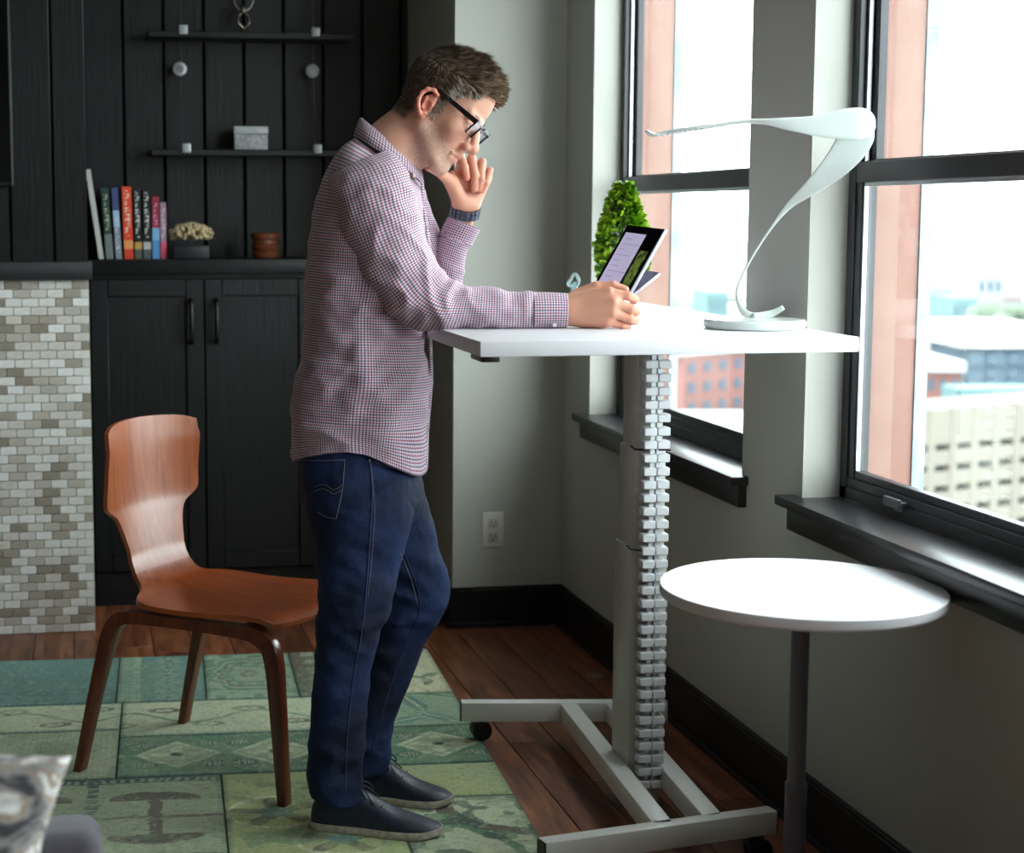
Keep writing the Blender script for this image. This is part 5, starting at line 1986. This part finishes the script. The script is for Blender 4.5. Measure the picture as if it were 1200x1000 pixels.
def loft(rings, sub, NS, name, m, rscale, fold=None, expo=2.0, cap=(True, True), skew=None, dmul=1.0):
    """rings: (px_left, py_left, px_right, py_right, depth, half depth)"""
    rr = catmull(rings, sub)
    n = len(rr)
    V, UVc = [], []
    vlen = 0
    prev = None
    for i, r in enumerate(rr):
        a = spot(r[0], r[1], r[4])
        b = spot(r[2], r[3], r[4])
        c = (a + b) / 2
        u = (b - a) / 2
        w = ID * r[5] * dmul
        if prev is not None:
            vlen += (c - prev).length
        prev = c
        for k in range(NS + 1):
            t = 2 * pi * k / NS
            ct, stt = cos(t), sin(t)
            cu_ = (abs(ct) ** (2 / expo)) * (1 if ct >= 0 else -1)
            su_ = (abs(stt) ** (2 / expo)) * (1 if stt >= 0 else -1)
            p = c + u * cu_ + w * su_
            if skew:
                p = skew(i / (n - 1), ct, stt, p)
            nn = (u.normalized() * ct + ID * stt)
            if fold:
                p = p + nn * fold(i / (n - 1), t, p)
            V.append(p)
            UVc.append((t * rscale, vlen))
    W = NS + 1
    Fc = []
    for i in range(n - 1):
        for k in range(NS):
            Fc.append((i * W + k, i * W + k + 1, (i + 1) * W + k + 1, (i + 1) * W + k))
    nv = len(V)
    for e, i in ((0, 0), (1, n - 1)):
        if cap[e]:
            c = Vector((0, 0, 0))
            for k in range(NS):
                c += V[i * W + k]
            V.append(c / NS)
            UVc.append((0, 0))
            for k in range(NS):
                f = (i * W + k, i * W + k + 1, len(V) - 1)
                Fc.append(f if e else f[::-1])
    me = bpy.data.meshes.new(name)
    me.from_pydata([tuple(v) for v in V], [], Fc)
    uvl = me.uv_layers.new(name='UVMap')
    uvs = np.array(UVc)[[l.vertex_index for l in me.loops]]
    uvl.data.foreach_set('uv', uvs.astype(np.float32).ravel())
    bm = bmesh.new()
    bm.from_mesh(me)
    bmesh.ops.remove_doubles(bm, verts=bm.verts, dist=0.00005)
    bmesh.ops.recalc_face_normals(bm, faces=bm.faces)
    bm.to_mesh(me)
    bm.free()
    me.materials.append(m)
    me.polygons.foreach_set('use_smooth', [True] * len(me.polygons))
    return link(name, me)


def ridge(v):
    return 1 - 2 * abs(v)


def crease(v, w=3.0):
    return max(0.0, 1 - w * abs(v)) ** 1.4


def torso_fold(t, a, p):
    s_ = -sin(a)                       # 1 on the side facing the room
    z = p.z
    q = Vector((p.x, p.y, p.z))
    e = Vector((q.dot(IR), q.dot(ID), q.z))
    d = 0
    # creases radiating below the arm and across the waist
    n1 = noise.noise(Vector((e.x * 5 + e.z * 4, e.y * 3, e.z * 15 - e.x * 9)))
    n2 = noise.noise(Vector((e.x * 16 + 3, e.y * 8, e.z * 7)))
    waist = math.exp(-((z - 1.06) / .14) ** 2)
    d += .0100 * ridge(n1) * (.35 + .9 * waist) - .006
    d += .0075 * n2
    d += .0085 * crease(noise.noise(Vector((e.x * 8 + e.z * 7 + 5, e.y * 4, e.z * 13 - e.x * 10))))
    d += .0070 * crease(noise.noise(Vector((e.x * 5 - e.z * 9 + 9, e.y * 4, e.z * 15 + e.x * 8 + 3))), 3.6) - .004
    d += .0025 * noise.noise(Vector((e.x * 26 + e.z * 20, e.y * 14, e.z * 28)))
    d *= min(1, max(0.25, (1.60 - z) / .25))
    d *= 1 - .62 * abs(cos(a)) ** 1.5
    return d


T_D = 4.07
torso = [
    (341.5, 530, 500, 530, T_D, .190), (340, 512, 500, 513, T_D, .189), (340, 494, 501, 497, T_D, .186), (341, 470, 503, 478, T_D, .172), (347, 440, 505, 448, T_D, .166), (354, 412, 500, 420, T_D, .163),
    (356, 385, 497, 392, T_D, .165), (356, 355, 498, 362, T_D, .170), (357, 325, 506, 332, T_D, .175), (359, 295, 506, 304, T_D, .180), (363, 268, 502, 282, T_D, .184),
    (368, 240, 498, 262, T_D, .186), (376, 214, 497, 246, T_D, .186), (388, 190, 496, 232, T_D, .176), (400, 173, 494, 224, T_D, .142), (413, 163, 491, 219, T_D, .092), (424, 156, 487, 212, T_D, .062)]


def hem_skew(t, ct, st_, p):
    if t < .14:
        # curved shirt-tail: long behind and in front, short at the sides
        hy_ = np.interp(ct, [-1, -.92, -.74, -.45, -.12, .09, .3, .52, .75, .92, 1], [540, 534, 527, 520, 517, 521, 529, 538, 548, 553, 552])
        w_ = (1 - t / .14)
        return p - UP * ((hy_ - 530) * .00195 * w_)
    return p


sh = attach(loft(torso, 6, 96, 'shirt', M['shirt'], .155, torso_fold, 2.25, (True, False), hem_skew))
so = sh.modifiers


def sleeve_fold(amp, bend, near=True):
    def f(t, a, p):
        e = Vector((p.dot(IR), p.dot(ID), p.z))
        b = math.exp(-((t - bend) / .13) ** 2)
        n1 = noise.noise(Vector((e.x * 14 + e.z * 10, e.y * 6, e.z * 16 - e.x * 10)))
        n2 = noise.noise(Vector((e.x * 34, e.y * 20, e.z * 34 + 7)))
        n3 = noise.noise(Vector((e.x * 10 - e.z * 8 + 2, e.y * 6, e.z * 12 + e.x * 12)))
        return amp * (ridge(n1) * (.35 + 1.3 * b) - .5) + amp * .45 * n2 + amp * (1.0 + 1.2 * b) * crease(n3, 3.4)
    return f


sl = [(384, 205, 452, 176, 3.965, .050), (386, 214, 468, 186, 3.950, .070), (391, 236, 480, 207, 3.935, .076), (398, 262, 487, 231, 3.925, .074), (410, 292, 493, 257, 3.920, .069), (426, 322, 500, 282, 3.918, .064),
      (446, 350, 509, 303, 3.916, .060), (468, 374, 520, 321, 3.915, .056), (497, 387.5, 531, 331, 3.915, .052), (524, 386.5, 541, 335.5, 3.917, .050), (548, 386, 556, 336.5, 3.92, .049), (580, 386, 582, 339, 3.92, .047), (608, 385.5, 608, 342, 3.922, .043), (628, 384.5, 628, 343.5, 3.922, .039)]
attach(loft(sl, 7, 64, 'sleeve', M['shirt'], .060, sleeve_fold(.0050, .55), 2.1, (True, True)), sh)
cf = [(624, 384.5, 624, 343, 3.922, .040), (628, 385, 627, 342.5, 3.922, .041), (645, 384.5, 645, 342.5, 3.923, .0395), (661, 384, 662, 343.5, 3.924, .038), (663.5, 383.5, 664, 344.5, 3.924, .0365), (657, 380, 657, 348, 3.924, .033)]
attach(loft(cf, 4, 56, 'cuff', M['shirt'], .040, None, 2.1, (False, True)), sh)
# far arm: upper arm behind the chest, forearm upright from the elbow on the desk
sl2 = [(425, 190, 478, 205, 4.17, .05), (428, 212, 492, 215, 4.19, .062), (440, 245, 506, 245, 4.21, .064), (452, 280, 516, 274, 4.23, .062), (466, 318, 528, 300, 4.25, .058),
       (488, 358, 540, 322, 4.265, .052), (508, 367, 537, 326, 4.26, .050), (528, 360, 520, 312, 4.25, .048)]
attach(loft(sl2, 6, 48, 'sleeve', M['shirt'], .058, sleeve_fold(.0045, .8), 2.1), sh)
sl3 = [(512, 366, 536, 352, 4.262, .050), (501, 338, 543, 352, 4.258, .050), (502, 318, 542.5, 334, 4.245, .050), (505.5, 300, 544, 314, 4.230, .048), (511.5, 283, 548, 296, 4.215, .045), (518, 270, 553, 283, 4.205, .042)]
attach(loft(sl3, 6, 56, 'sleeve', M['shirt'], .050, sleeve_fold(.0042, .2), 2.1), sh)
cf2 = [(515, 276, 553, 289, 4.205, .041), (516.5, 271, 555, 284, 4.203, .042), (520.5, 262, 559, 277, 4.195, .041), (524.5, 254.5, 562.5, 270, 4.188, .040), (526.5, 254, 561, 269, 4.187, .037), (526, 260, 556, 271, 4.19, .032)]
attach(loft(cf2, 4, 56, 'cuff', M['shirt'], .042, None, 2.1, (False, True)), sh)

# collar: stand and turned-down leaf, open at the throat
def collar_strip(rows, name, m, gap, parent, thick=.0018):
    NS = 60
    V, F_, U_ = [], [], []
    for r_i, r in enumerate(rows):
        a, b = spot(r[0], r[1], r[4]), spot(r[2], r[3], r[4])
        c, u, w = (a + b) / 2, (b - a) / 2, ID * r[5]
        g = r[6]
        for k in range(NS + 1):
            t = g + (2 * pi - 2 * g) * k / NS
            p = c + u * cos(t) + w * sin(t)
            if len(r) > 7:
                e = min(k, NS - k) / NS
                p = p - UP * r[7] * math.exp(-(e / .07) ** 2) + u.normalized() * r[7] * .35 * math.exp(-(e / .07) ** 2)
            V.append(p)
            U_.append((t * .07, r_i * .02))
    for i in range(len(rows) - 1):
        for k in range(NS):
            q = i * (NS + 1) + k
            F_.append((q, q + 1, q + NS + 2, q + NS + 1))
    me = bpy.data.meshes.new(name)
    me.from_pydata([tuple(v) for v in V], [], F_)
    uvl = me.uv_layers.new(name='UVMap')
    uvl.data.foreach_set('uv', np.array(U_)[[l.vertex_index for l in me.loops]].astype(np.float32).ravel())
    me.materials.append(m)
    me.polygons.foreach_set('use_smooth', [True] * len(me.polygons))
    o = attach(link(name, me), parent)
    md = o.modifiers.new('thick', 'SOLIDIFY')
    md.thickness = thick
    md.offset = 0
    return o


collar_strip([(427, 152, 487, 206, T_D, .064, .20), (424.5, 144, 489, 200, T_D, .062, .22), (423.5, 138.5, 491, 195.5, T_D, .061, .24), (421.5, 138.5, 493, 196, T_D, .064, .24), (418.5, 147, 495.5, 203, T_D, .082, .26, .004), (414.5, 159, 496.5, 212, T_D, .099, .28, .010)], 'collar', M['shirt'], .2, sh)
# placket edge and buttons down the front
pts = [(496, 212), (498, 240), (502, 268), (506, 300), (507, 330), (506, 360), (505.5, 390), (506.5, 420), (507, 450), (504.5, 478), (502, 505), (501.5, 530), (501, 549)]
pm = MB()
for i in range(len(pts) - 1):
    a, b = spot(*pts[i], T_D), spot(*pts[i + 1], T_D)
    for p, q in ((a, b),):
        vs = []
        for e in (p, q):
            for dx in (-.004, .0015):
                for dy in (-.030, .006):
                    vs.append(e + IR * (dx + (-.003 if dy < 0 else 0)) + ID * dy)
        pm.add(vs, [(0, 1, 3, 2), (4, 6, 7, 5), (0, 4, 5, 1), (2, 3, 7, 6), (0, 2, 6, 4), (1, 5, 7, 3)])
po = pm.build('placket', M['shirt'], None, smooth=True)
uvl = po.data.uv_layers.new(name='UVMap')
co_ = [po.data.vertices[l.vertex_index].co for l in po.data.loops]
uvl.data.foreach_set('uv', np.array([(c.dot(ID), c.z) for c in co_], np.float32).ravel())
attach(po, sh)
# cuff button and collar-tip buttons
for p, n_ in ((spot(650, 381, 3.887), ID), (spot(486, 206, 3.99), ID)):
    mb = MB().cyl(p - n_ * .001, p + n_ * .003, .0045, n=14)
    attach(mb.build('button', M['shirt_in'], None, smooth='auto'), sh)

# ---------------------------------------------------------------- jeans
def denim(name, dk_=1.0):
    m = bpy.data.materials.new(name)
    m.use_nodes = True
    nt = m.node_tree
    b = nt.nodes['Principled BSDF']
    b.inputs['Roughness'].default_value = 0.8
    b.inputs['Specular IOR Level'].default_value = 0.25
    co = nt.nodes.new('ShaderNodeTexCoord')
    n1 = nt.nodes.new('ShaderNodeTexNoise')
    n1.inputs['Scale'].default_value = 5.5
    n1.inputs['Detail'].default_value = 5
    nt.links.new(co.outputs['Object'], n1.inputs[0])
    r = nt.nodes.new('ShaderNodeValToRGB')
    r.color_ramp.elements[0].position = .38
    r.color_ramp.elements[0].color = rgb(13, 20, 40)
    r.color_ramp.elements[1].position = .70
    r.color_ramp.elements[1].color = rgb(30, 50, 92)
    nt.links.new(n1.outputs[0], r.inputs[0])
    n2 = nt.nodes.new('ShaderNodeTexNoise')
    n2.inputs['Scale'].default_value = 420
    nt.links.new(co.outputs['Object'], n2.inputs[0])
    mx = nt.nodes.new('ShaderNodeMixRGB')
    mx.blend_type = 'OVERLAY'
    mx.inputs[0].default_value = .5
    nt.links.new(r.outputs[0], mx.inputs[1])
    nt.links.new(n2.outputs[0], mx.inputs[2])
    nt.links.new(mx.outputs[0], b.inputs['Base Color'])
    n3 = nt.nodes.new('ShaderNodeTexNoise')
    n3.inputs['Scale'].default_value = 30
    n3.inputs['Detail'].default_value = 5
    nt.links.new(co.outputs['Object'], n3.inputs[0])
    bp = nt.nodes.new('ShaderNodeBump')
    bp.inputs['Strength'].default_value = .5
    bp.inputs['Distance'].default_value = .01
    nt.links.new(n3.outputs[0], bp.inputs['Height'])
    nt.links.new(bp.outputs[0], b.inputs['Normal'])
    return m


M['denim'] = denim('dark_denim')
M['thread'] = mat('jeans_thread', rgb(120, 116, 118), .7)


def leg_fold(seed):
    def f(t, a, p):
        e = Vector((p.dot(IR), p.dot(ID), p.z))
        knee = math.exp(-((p.z - .50) / .13) ** 2)
        ank = math.exp(-((p.z - .14) / .09) ** 2)
        hip = math.exp(-((p.z - .80) / .08) ** 2)
        n1 = noise.noise(Vector((e.x * 7 + seed, e.y * 5, e.z * 19 + e.x * 9)))
        n2 = noise.noise(Vector((e.x * 18 + seed, e.y * 14, e.z * 38)))
        return (1 - .5 * abs(cos(a)) ** 1.5) * (.0100 * ridge(n1) - .004 + .010 * crease(noise.noise(Vector((e.x * 9 + seed, e.y * 6 + 2, e.z * 15 - e.x * 8))), 3.2)) * (.22 + .9 * knee + .9 * ank + .5 * hip) + .004 * n2 * (.5 + ank)
    return f


legN = [(354, 500, 472, 520, 4.00, .084), (353, 530, 476, 545, 3.995, .090), (354, 562, 481, 568, 3.98, .096), (360, 598, 483, 604, 3.965, .100), (369, 640, 474, 642, 3.955, .096), (372.5, 680, 464, 682, 3.945, .088),
        (373, 715, 456, 716, 3.935, .082), (372, 750, 442, 750, 3.925, .076), (369, 785, 435, 785, 3.92, .073), (365.5, 820, 431, 820, 3.91, .070), (363.5, 855, 428, 856, 3.90, .067), (362.5, 890, 426, 892, 3.895, .064), (363.5, 915, 424, 918, 3.89, .062), (366, 934, 420, 940, 3.89, .060)]
legF = [(372, 510, 489, 520, 4.11, .088), (376, 540, 491, 548, 4.115, .092), (382, 565, 497, 572, 4.12, .098), (395, 600, 506, 606, 4.14, .098), (412, 640, 514, 640, 4.145, .092), (426, 672, 522, 672, 4.15, .084),
        (432, 705, 525, 700, 4.15, .078), (431, 735, 511, 730, 4.145, .074), (424, 765, 495, 762, 4.14, .070), (416, 800, 481, 798, 4.13, .066), (408, 835, 467, 832, 4.12, .063), (402, 865, 457, 864, 4.11, .061), (398, 890, 455.5, 888, 4.105, .060), (400, 905, 456, 903, 4.10, .058)]
hipR = [(348, 505, 490, 505, 4.06, .142), (350, 528, 491, 530, 4.06, .148), (350, 552, 493, 556, 4.06, .152), (354, 582, 496, 586, 4.05, .158), (366, 606, 484, 610, 4.05, .12), (390, 622, 470, 626, 4.05, .06)]
parts = [loft(legN, 6, 72, 'jeans', M['denim'], .09, leg_fold(1.0), 2.15), loft(legF, 6, 72, 'jeans', M['denim'], .09, leg_fold(4.0), 2.15), loft(hipR, 5, 72, 'jeans', M['denim'], .1, leg_fold(7.0), 2.2)]
bmj = bmesh.new()
for p in parts:
    bmj.from_mesh(p.data)
    bpy.data.objects.remove(p)
mj = bpy.data.meshes.new('jeans')
bmj.to_mesh(mj)
bmj.free()
mj.materials.append(M['denim'])
tmp = link('jeans', mj)
rm_ = tmp.modifiers.new('join', 'REMESH')
rm_.mode = 'VOXEL'
rm_.voxel_size = 0.0055
sm_ = tmp.modifiers.new('soft', 'SMOOTH')
sm_.iterations = 3
sm_.factor = .5
bpy.context.view_layer.update()
dg = bpy.context.evaluated_depsgraph_get()
mj2 = bpy.data.meshes.new_from_object(tmp.evaluated_get(dg))
bpy.data.objects.remove(tmp)
mj2.polygons.foreach_set('use_smooth', [True] * len(mj2.polygons))
mj2.materials.clear()
mj2.materials.append(M['denim'])
mj2.name = 'jeans'
jeans = attach(link('jeans', mj2))
from mathutils.bvhtree import BVHTree
bmj = bmesh.new()
bmj.from_mesh(mj2)
bvh = BVHTree.FromBMesh(bmj)
minv = man.matrix_basis.inverted()


def on_jeans(px_, py_, side=-1, d=4.0):
    """drop a traced seam point onto the cloth surface seen from the room"""
    o = minv @ spot(px_, py_, 3.2)
    q = minv @ spot(px_, py_, 4.4)
    dr = (q - o).normalized()
    h = bvh.ray_cast(o, dr)
    return (h[0] - dr * .0008) if h[0] is not None else None


def seam(pts, r, name='seam', m=None):
    P = catmull(pts, 6)
    out = [on_jeans(p[0], p[1]) for p in P]
    out = [p for p in out if p is not None]
    if len(out) > 2:
        mb = MB().tube(out, r, 6)
        o = mb.build(name, m or M['thread'], None, smooth=True)
        o.parent = jeans
        return o


M['seam_dk'] = mat('raised_denim_seam', rgb(30, 46, 84), .8)
seam([(430, 528), (436, 570), (434, 620), (430, 680), (424, 740), (415, 790), (408, 850), (404, 930)], .0016, 'side_seam', M['seam_dk'])
seam([(434, 535), (439, 600), (435, 660), (431, 700)], .0006, 'stitching')
seam([(469, 648), (482, 680), (490, 712)], .0007, 'stitching')
seam([(472, 646), (486, 680), (492, 715), (480, 748), (462, 790), (447, 840), (436, 880)], .0012, 'inner_seam', M['seam_dk'])
for off in (0, 5):
    seam([(368, 571 + off), (380, 568 + off), (391, 574 + off), (400, 569 + off)], .0006, 'stitching')
seam([(349, 539), (375, 540), (404, 539)], .0007, 'stitching')
seam([(404, 539), (401, 575), (394, 608)], .0007, 'stitching')
seam([(394, 608), (382, 606), (372, 600)], .0007, 'stitching')
seam([(435, 540), (450, 546), (462, 549), (478, 552)], .0008, 'stitching')
rv = on_jeans(433, 540)
if rv is not None:
    o = MB().ball(rv, (.004, .004, .004), 12, 8).build('rivet', M['steel'], None, smooth=True)
    o.parent = jeans

# ---------------------------------------------------------------- shoes
M['shoe'] = mat('navy_leather', rgb(20, 26, 44), .42, noise_col=rgb(34, 42, 64), nscale=60, namt=.6, bump=.15, bscale=200)
M['sole'] = mat('grey_sole', rgb(190, 178, 164), .7, noise_col=rgb(110, 100, 92), nscale=80, namt=.5)
M['lace'] = mat('navy_lace', rgb(30, 36, 56), .7)


def shoe(heel, toe, zg, lab):
    """built along heel to toe on the ground"""
    h0, t0 = Vector(heel), Vector(toe)
    L_ = (t0 - h0).length
    d = (t0 - h0).normalized()
    s_ = Vector((-d.y, d.x, 0))

    def P(a, b, z):
        return Vector((h0.x, h0.y, zg)) + d * (a * L_) + s_ * b + UP * z
    # outline half widths along the length, top height along the length
    st = [(0.0, .012, .040), (.02, .024, .062), (.08, .032, .078), (.18, .035, .092), (.28, .036, .100), (.38, .037, .094), (.48, .040, .078), (.58, .045, .062), (.68, .047, .049), (.78, .046, .041), (.88, .039, .034), (.95, .026, .028), (.985, .015, .023), (1.0, .006, .020)]
    R_ = catmull(st, 4)
    NS = 20
    V, F_ = [], []
    for a, w, z in R_:
        w = max(w, .004)
        for k in range(NS + 1):
            t = pi * k / NS
            c_, s2 = cos(t), sin(t)
            V.append(P(a, w * (abs(c_) ** .75) * (1 if c_ > 0 else -1), .016 + (z - .016) * (s2 ** .72)))
    W_ = NS + 1
    n = len(R_)
    for i in range(n - 1):
        for k in range(NS):
            q = i * W_ + k
            F_.append((q, q + 1, q + W_ + 1, q + W_))
        F_.append((i * W_, (i + 1) * W_, (i + 1) * W_ + NS, i * W_ + NS))
    F_.append(tuple(range(W_)))
    F_.append(tuple(range((n - 1) * W_, n * W_))[::-1])
    mb = MB()
    mb.v, mb.f = [tuple(v) for v in V], F_
    up = attach(mb.build('shoe', M['shoe'], None, smooth='auto'))
    # sole
    V, F_ = [], []
    N2 = 0
    prof = [(a, w + .0035) for a, w, z in R_]
    ring = [(a, w) for a, w in prof] + [(a, -w) for a, w in prof[::-1]]
    ring[0] = (-.012, ring[0][1]); ring[-1] = (-.012, ring[-1][1])
    m = len(ring)
    for z, g in ((0.0, .96), (.004, 1.0), (.013, 1.0), (.0175, .97)):
        for a, w in ring:
            lift = .012 * max(0, (a - .78) / .22) ** 2 if z < .013 else .006 * max(0, (a - .78) / .22) ** 2
            V.append(P(a, w * g, z + lift))
    for i in range(3):
        for k in range(m):
            j = (k + 1) % m
            F_.append((i * m + k, i * m + j, (i + 1) * m + j, (i + 1) * m + k))
    F_.append(tuple(range(m))[::-1])
    F_.append(tuple(range(3 * m, 4 * m)))
    mb = MB()
    mb.v, mb.f = [tuple(v) for v in V], F_
    attach(mb.build('sole', M['sole'], None, smooth='auto'), up)
    # lacing facing, laces and bow
    for k in range(4):
        a = .36 + k * .052
        zt_ = .098 - k * .0105
        mb = MB().tube([P(a - .004, -.024, zt_ - .016), P(a, -.012, zt_ - .002), P(a + .008, 0, zt_ + .001), P(a, .012, zt_ - .002), P(a - .004, .024, zt_ - .016)], .0019, 6)
        attach(mb.build('lace', M['lace'], None, smooth=True), up)
        for q in (-1, 1):
            mb = MB().cyl(P(a - .004, q * .0255, zt_ - .019), P(a - .004, q * .0275, zt_ - .0165), .0028, n=10)
            attach(mb.build('eyelet', M['steel'], None), up)
    bow = MB()
    for q in (-1, 1):
        loop = [P(.33, 0, .103), P(.36, q * .018, .108), P(.42, q * .034, .098), P(.44, q * .036, .084), P(.41, q * .024, .092), P(.34, 0, .102)]
        bow.tube([tuple(p) for p in catmull([tuple(p) for p in loop], 4)], .0017, 6)
        loop = [P(.33, 0, .103), P(.40, q * .010, .100), P(.47, q * .022, .080), P(.50, q * .028, .070)]
        bow.tube([tuple(p) for p in catmull([tuple(p) for p in loop], 4)], .0015, 6)
    attach(bow.build('bow', M['lace'], None, smooth=True), up)
    # facing panel edge
    for q in (-1, 1):
        mb = MB().tube([tuple(p) for p in catmull([tuple(P(.56, q * .020, .068)), tuple(P(.50, q * .037, .050)), tuple(P(.42, q * .0405, .034)), tuple(P(.34, q * .0395, .026))], 5)], .0011, 5)
        attach(mb.build('stitch_line', M['lace'], None), up)
    return up


from mathutils import Vector as _V
def ground(px_, py_, z=0.0):
    a, b = spot(px_, py_, 3.0), spot(px_, py_, 4.5)
    t = (z - a.z) / (b.z - a.z)
    return a.lerp(b, t)


g1, g2 = ground(366, 968, .008), ground(519, 981, .008)
shoe((g1.x, g1.y, 0), (g2.x, g2.y, 0), .0085, 'near')
g3, g4 = ground(405, 933, .008), ground(531, 944, .008)
shoe((g3.x, g3.y, 0), (g4.x, g4.y, 0), .0085, 'far')

# ---------------------------------------------------------------- watch and ring
M['watch'] = mat('gunmetal', rgb(84, 90, 104), .3, metal=.6)
fx = (Vector(fWr) - Vector(fW0)).normalized()
wc = spot(545, 247, 4.178)
wu = (IR - fx * IR.dot(fx)).normalized()
wv = fx.cross(wu)
wt = MB()
V, F_ = [], []
NW = 40
for k in range(NW):
    t = 2 * pi * k / NW
    c = wu * cos(t) + wv * sin(t)
    for r_, z in ((.0305, -.0115), (.0335, -.0115), (.0335, .0115), (.0305, .0115)):
        V.append(wc + c * r_ + fx * z)
for k in range(NW):
    j = (k + 1) % NW
    for q in range(4):
        r_ = (q + 1) % 4
        F_.append((k * 4 + q, k * 4 + r_, j * 4 + r_, j * 4 + q))
wt.v, wt.f = [tuple(v) for v in V], F_
wat = attach(wt.build('watch', M['black_plastic'], None, smooth='auto'))
lsrc = None
for k in range(18):
    t = 2 * pi * k / 18
    c = wu * cos(t) + wv * sin(t)
    tg = fx.cross(c)
    p = wc + c * .0345
    Mx = Matrix(((tg.x, fx.x, c.x, p.x), (tg.y, fx.y, c.y, p.y), (tg.z, fx.z, c.z, p.z), (0, 0, 0, 1)))
    for z0_, z1_ in ((-.0115, -.0045), (-.004, .004), (.0045, .0115)):
        pass
    lk_ = MB().box(-.0052, .0052, -.0115, -.0045, -.0012, .0014, Mx).box(-.0052, .0052, -.004, .004, -.0012, .0018, Mx).box(-.0052, .0052, .0045, .0115, -.0012, .0014, Mx)
    attach(lk_.build('link', M['watch'], None), wat)
rc_ = (Vector(fm[2]) * .35 + Vector(fp[2]) * .65)
rdr = (Vector(fp[2]) - Vector(fm[2])).normalized()
u_ = rdr.orthogonal().normalized()
w_ = rdr.cross(u_)
mb = MB().tube([rc_ + (u_ * cos(2 * pi * k / 20) + w_ * sin(2 * pi * k / 20)) * .0112 for k in range(21)], .0013, 6)
attach(mb.build('finger_ring', M['black_plastic'], None, smooth=True))

# ================================================================== THE TABLET
tab = thing('tablet_computer', 'dark folding tablet computer with lit page and green photo held above the desk', 'tablet', spot(735, 345, 3.94))
BL, BR, TR, TL = spot(702, 333, 4.13), spot(736, 345, 3.945), spot(781, 266, 3.985), spot(729, 264.5, 4.17)
ex = ((BR - BL) + (TR - TL)).normalized()
ey = ((TL - BL) + (TR - BR))
ey = (ey - ex * ey.dot(ex)).normalized()
ez = ex.cross(ey)
if ez.dot(IR) > 0:
    ez = -ez
cen = (BL + BR + TR + TL) / 4
wd = ((BR - BL).length + (TR - TL).length) / 2
hg = ((TL - BL).length + (TR - BR).length) / 2 * .985
shear = 0
TM = Matrix(((ex.x, ey.x, ez.x, cen.x), (ex.y, ey.y, ez.y, cen.y), (ex.z, ey.z, ez.z, cen.z), (0, 0, 0, 1)))
M['slate'] = mat('slate_casing', rgb(196, 192, 206), .3, metal=.3)
M['bezel'] = mat('screen_bezel', rgb(8, 10, 16), .15, coat=.6)
MB().box(-wd / 2, wd / 2, -hg / 2, hg / 2, -.0085, -.0012, TM).build('casing', M['slate'], tab, bevel=.0015)
MB().box(-wd / 2 + .001, wd / 2 - .001, -hg / 2 + .001, hg / 2 - .001, -.0012, .0, TM).build('bezel', M['bezel'], tab)
M['page'] = mat('lit_page', rgb(176, 172, 200), .3, emit=.2)
M['photo'] = mat('lit_photo', rgb(22, 34, 14), .3, noise_col=rgb(110, 134, 60), nscale=75, namt=1.0, emit=.2)
M['print'] = mat('page_print', rgb(120, 116, 150), .3, emit=.3)
scr = MB().box(-wd / 2 + .016, wd / 2 - .072, -hg / 2 + .012, hg / 2 - .020, .0001, .0005, TM).build('page', M['page'], tab)
MB().box(wd / 2 - .060, wd / 2 - .018, -hg / 2 + .012, hg / 2 - .060, .0001, .0005, TM).build('photo', M['photo'], tab)
mb = MB()
rl = random.Random(8)
for k in range(9):
    yy = hg / 2 - .036 - k * .014
    if yy < -hg / 2 + .02:
        break
    mb.box(-wd / 2 + .03, -wd / 2 + .03 + rl.uniform(.02, .09), yy, yy + .0016, .0005, .0007, TM)
mb.build('text_line', M['print'], tab)
# keyboard leaf folded out behind
KM = TM @ Matrix.Translation((0, -hg / 2 + .004, -.009)) @ Matrix.Rotation(radians(-24), 4, 'X')
MB().box(-wd / 2, wd / 2, 0, .076, -.0075, -.0012, KM).build('keyboard_base', M['slate'], tab, bevel=.0015)
MB().box(-wd / 2 + .001, wd / 2 - .001, .001, .075, -.0012, 0, KM).build('keyboard_deck', mat('deck_navy', rgb(44, 46, 74), .4), tab)
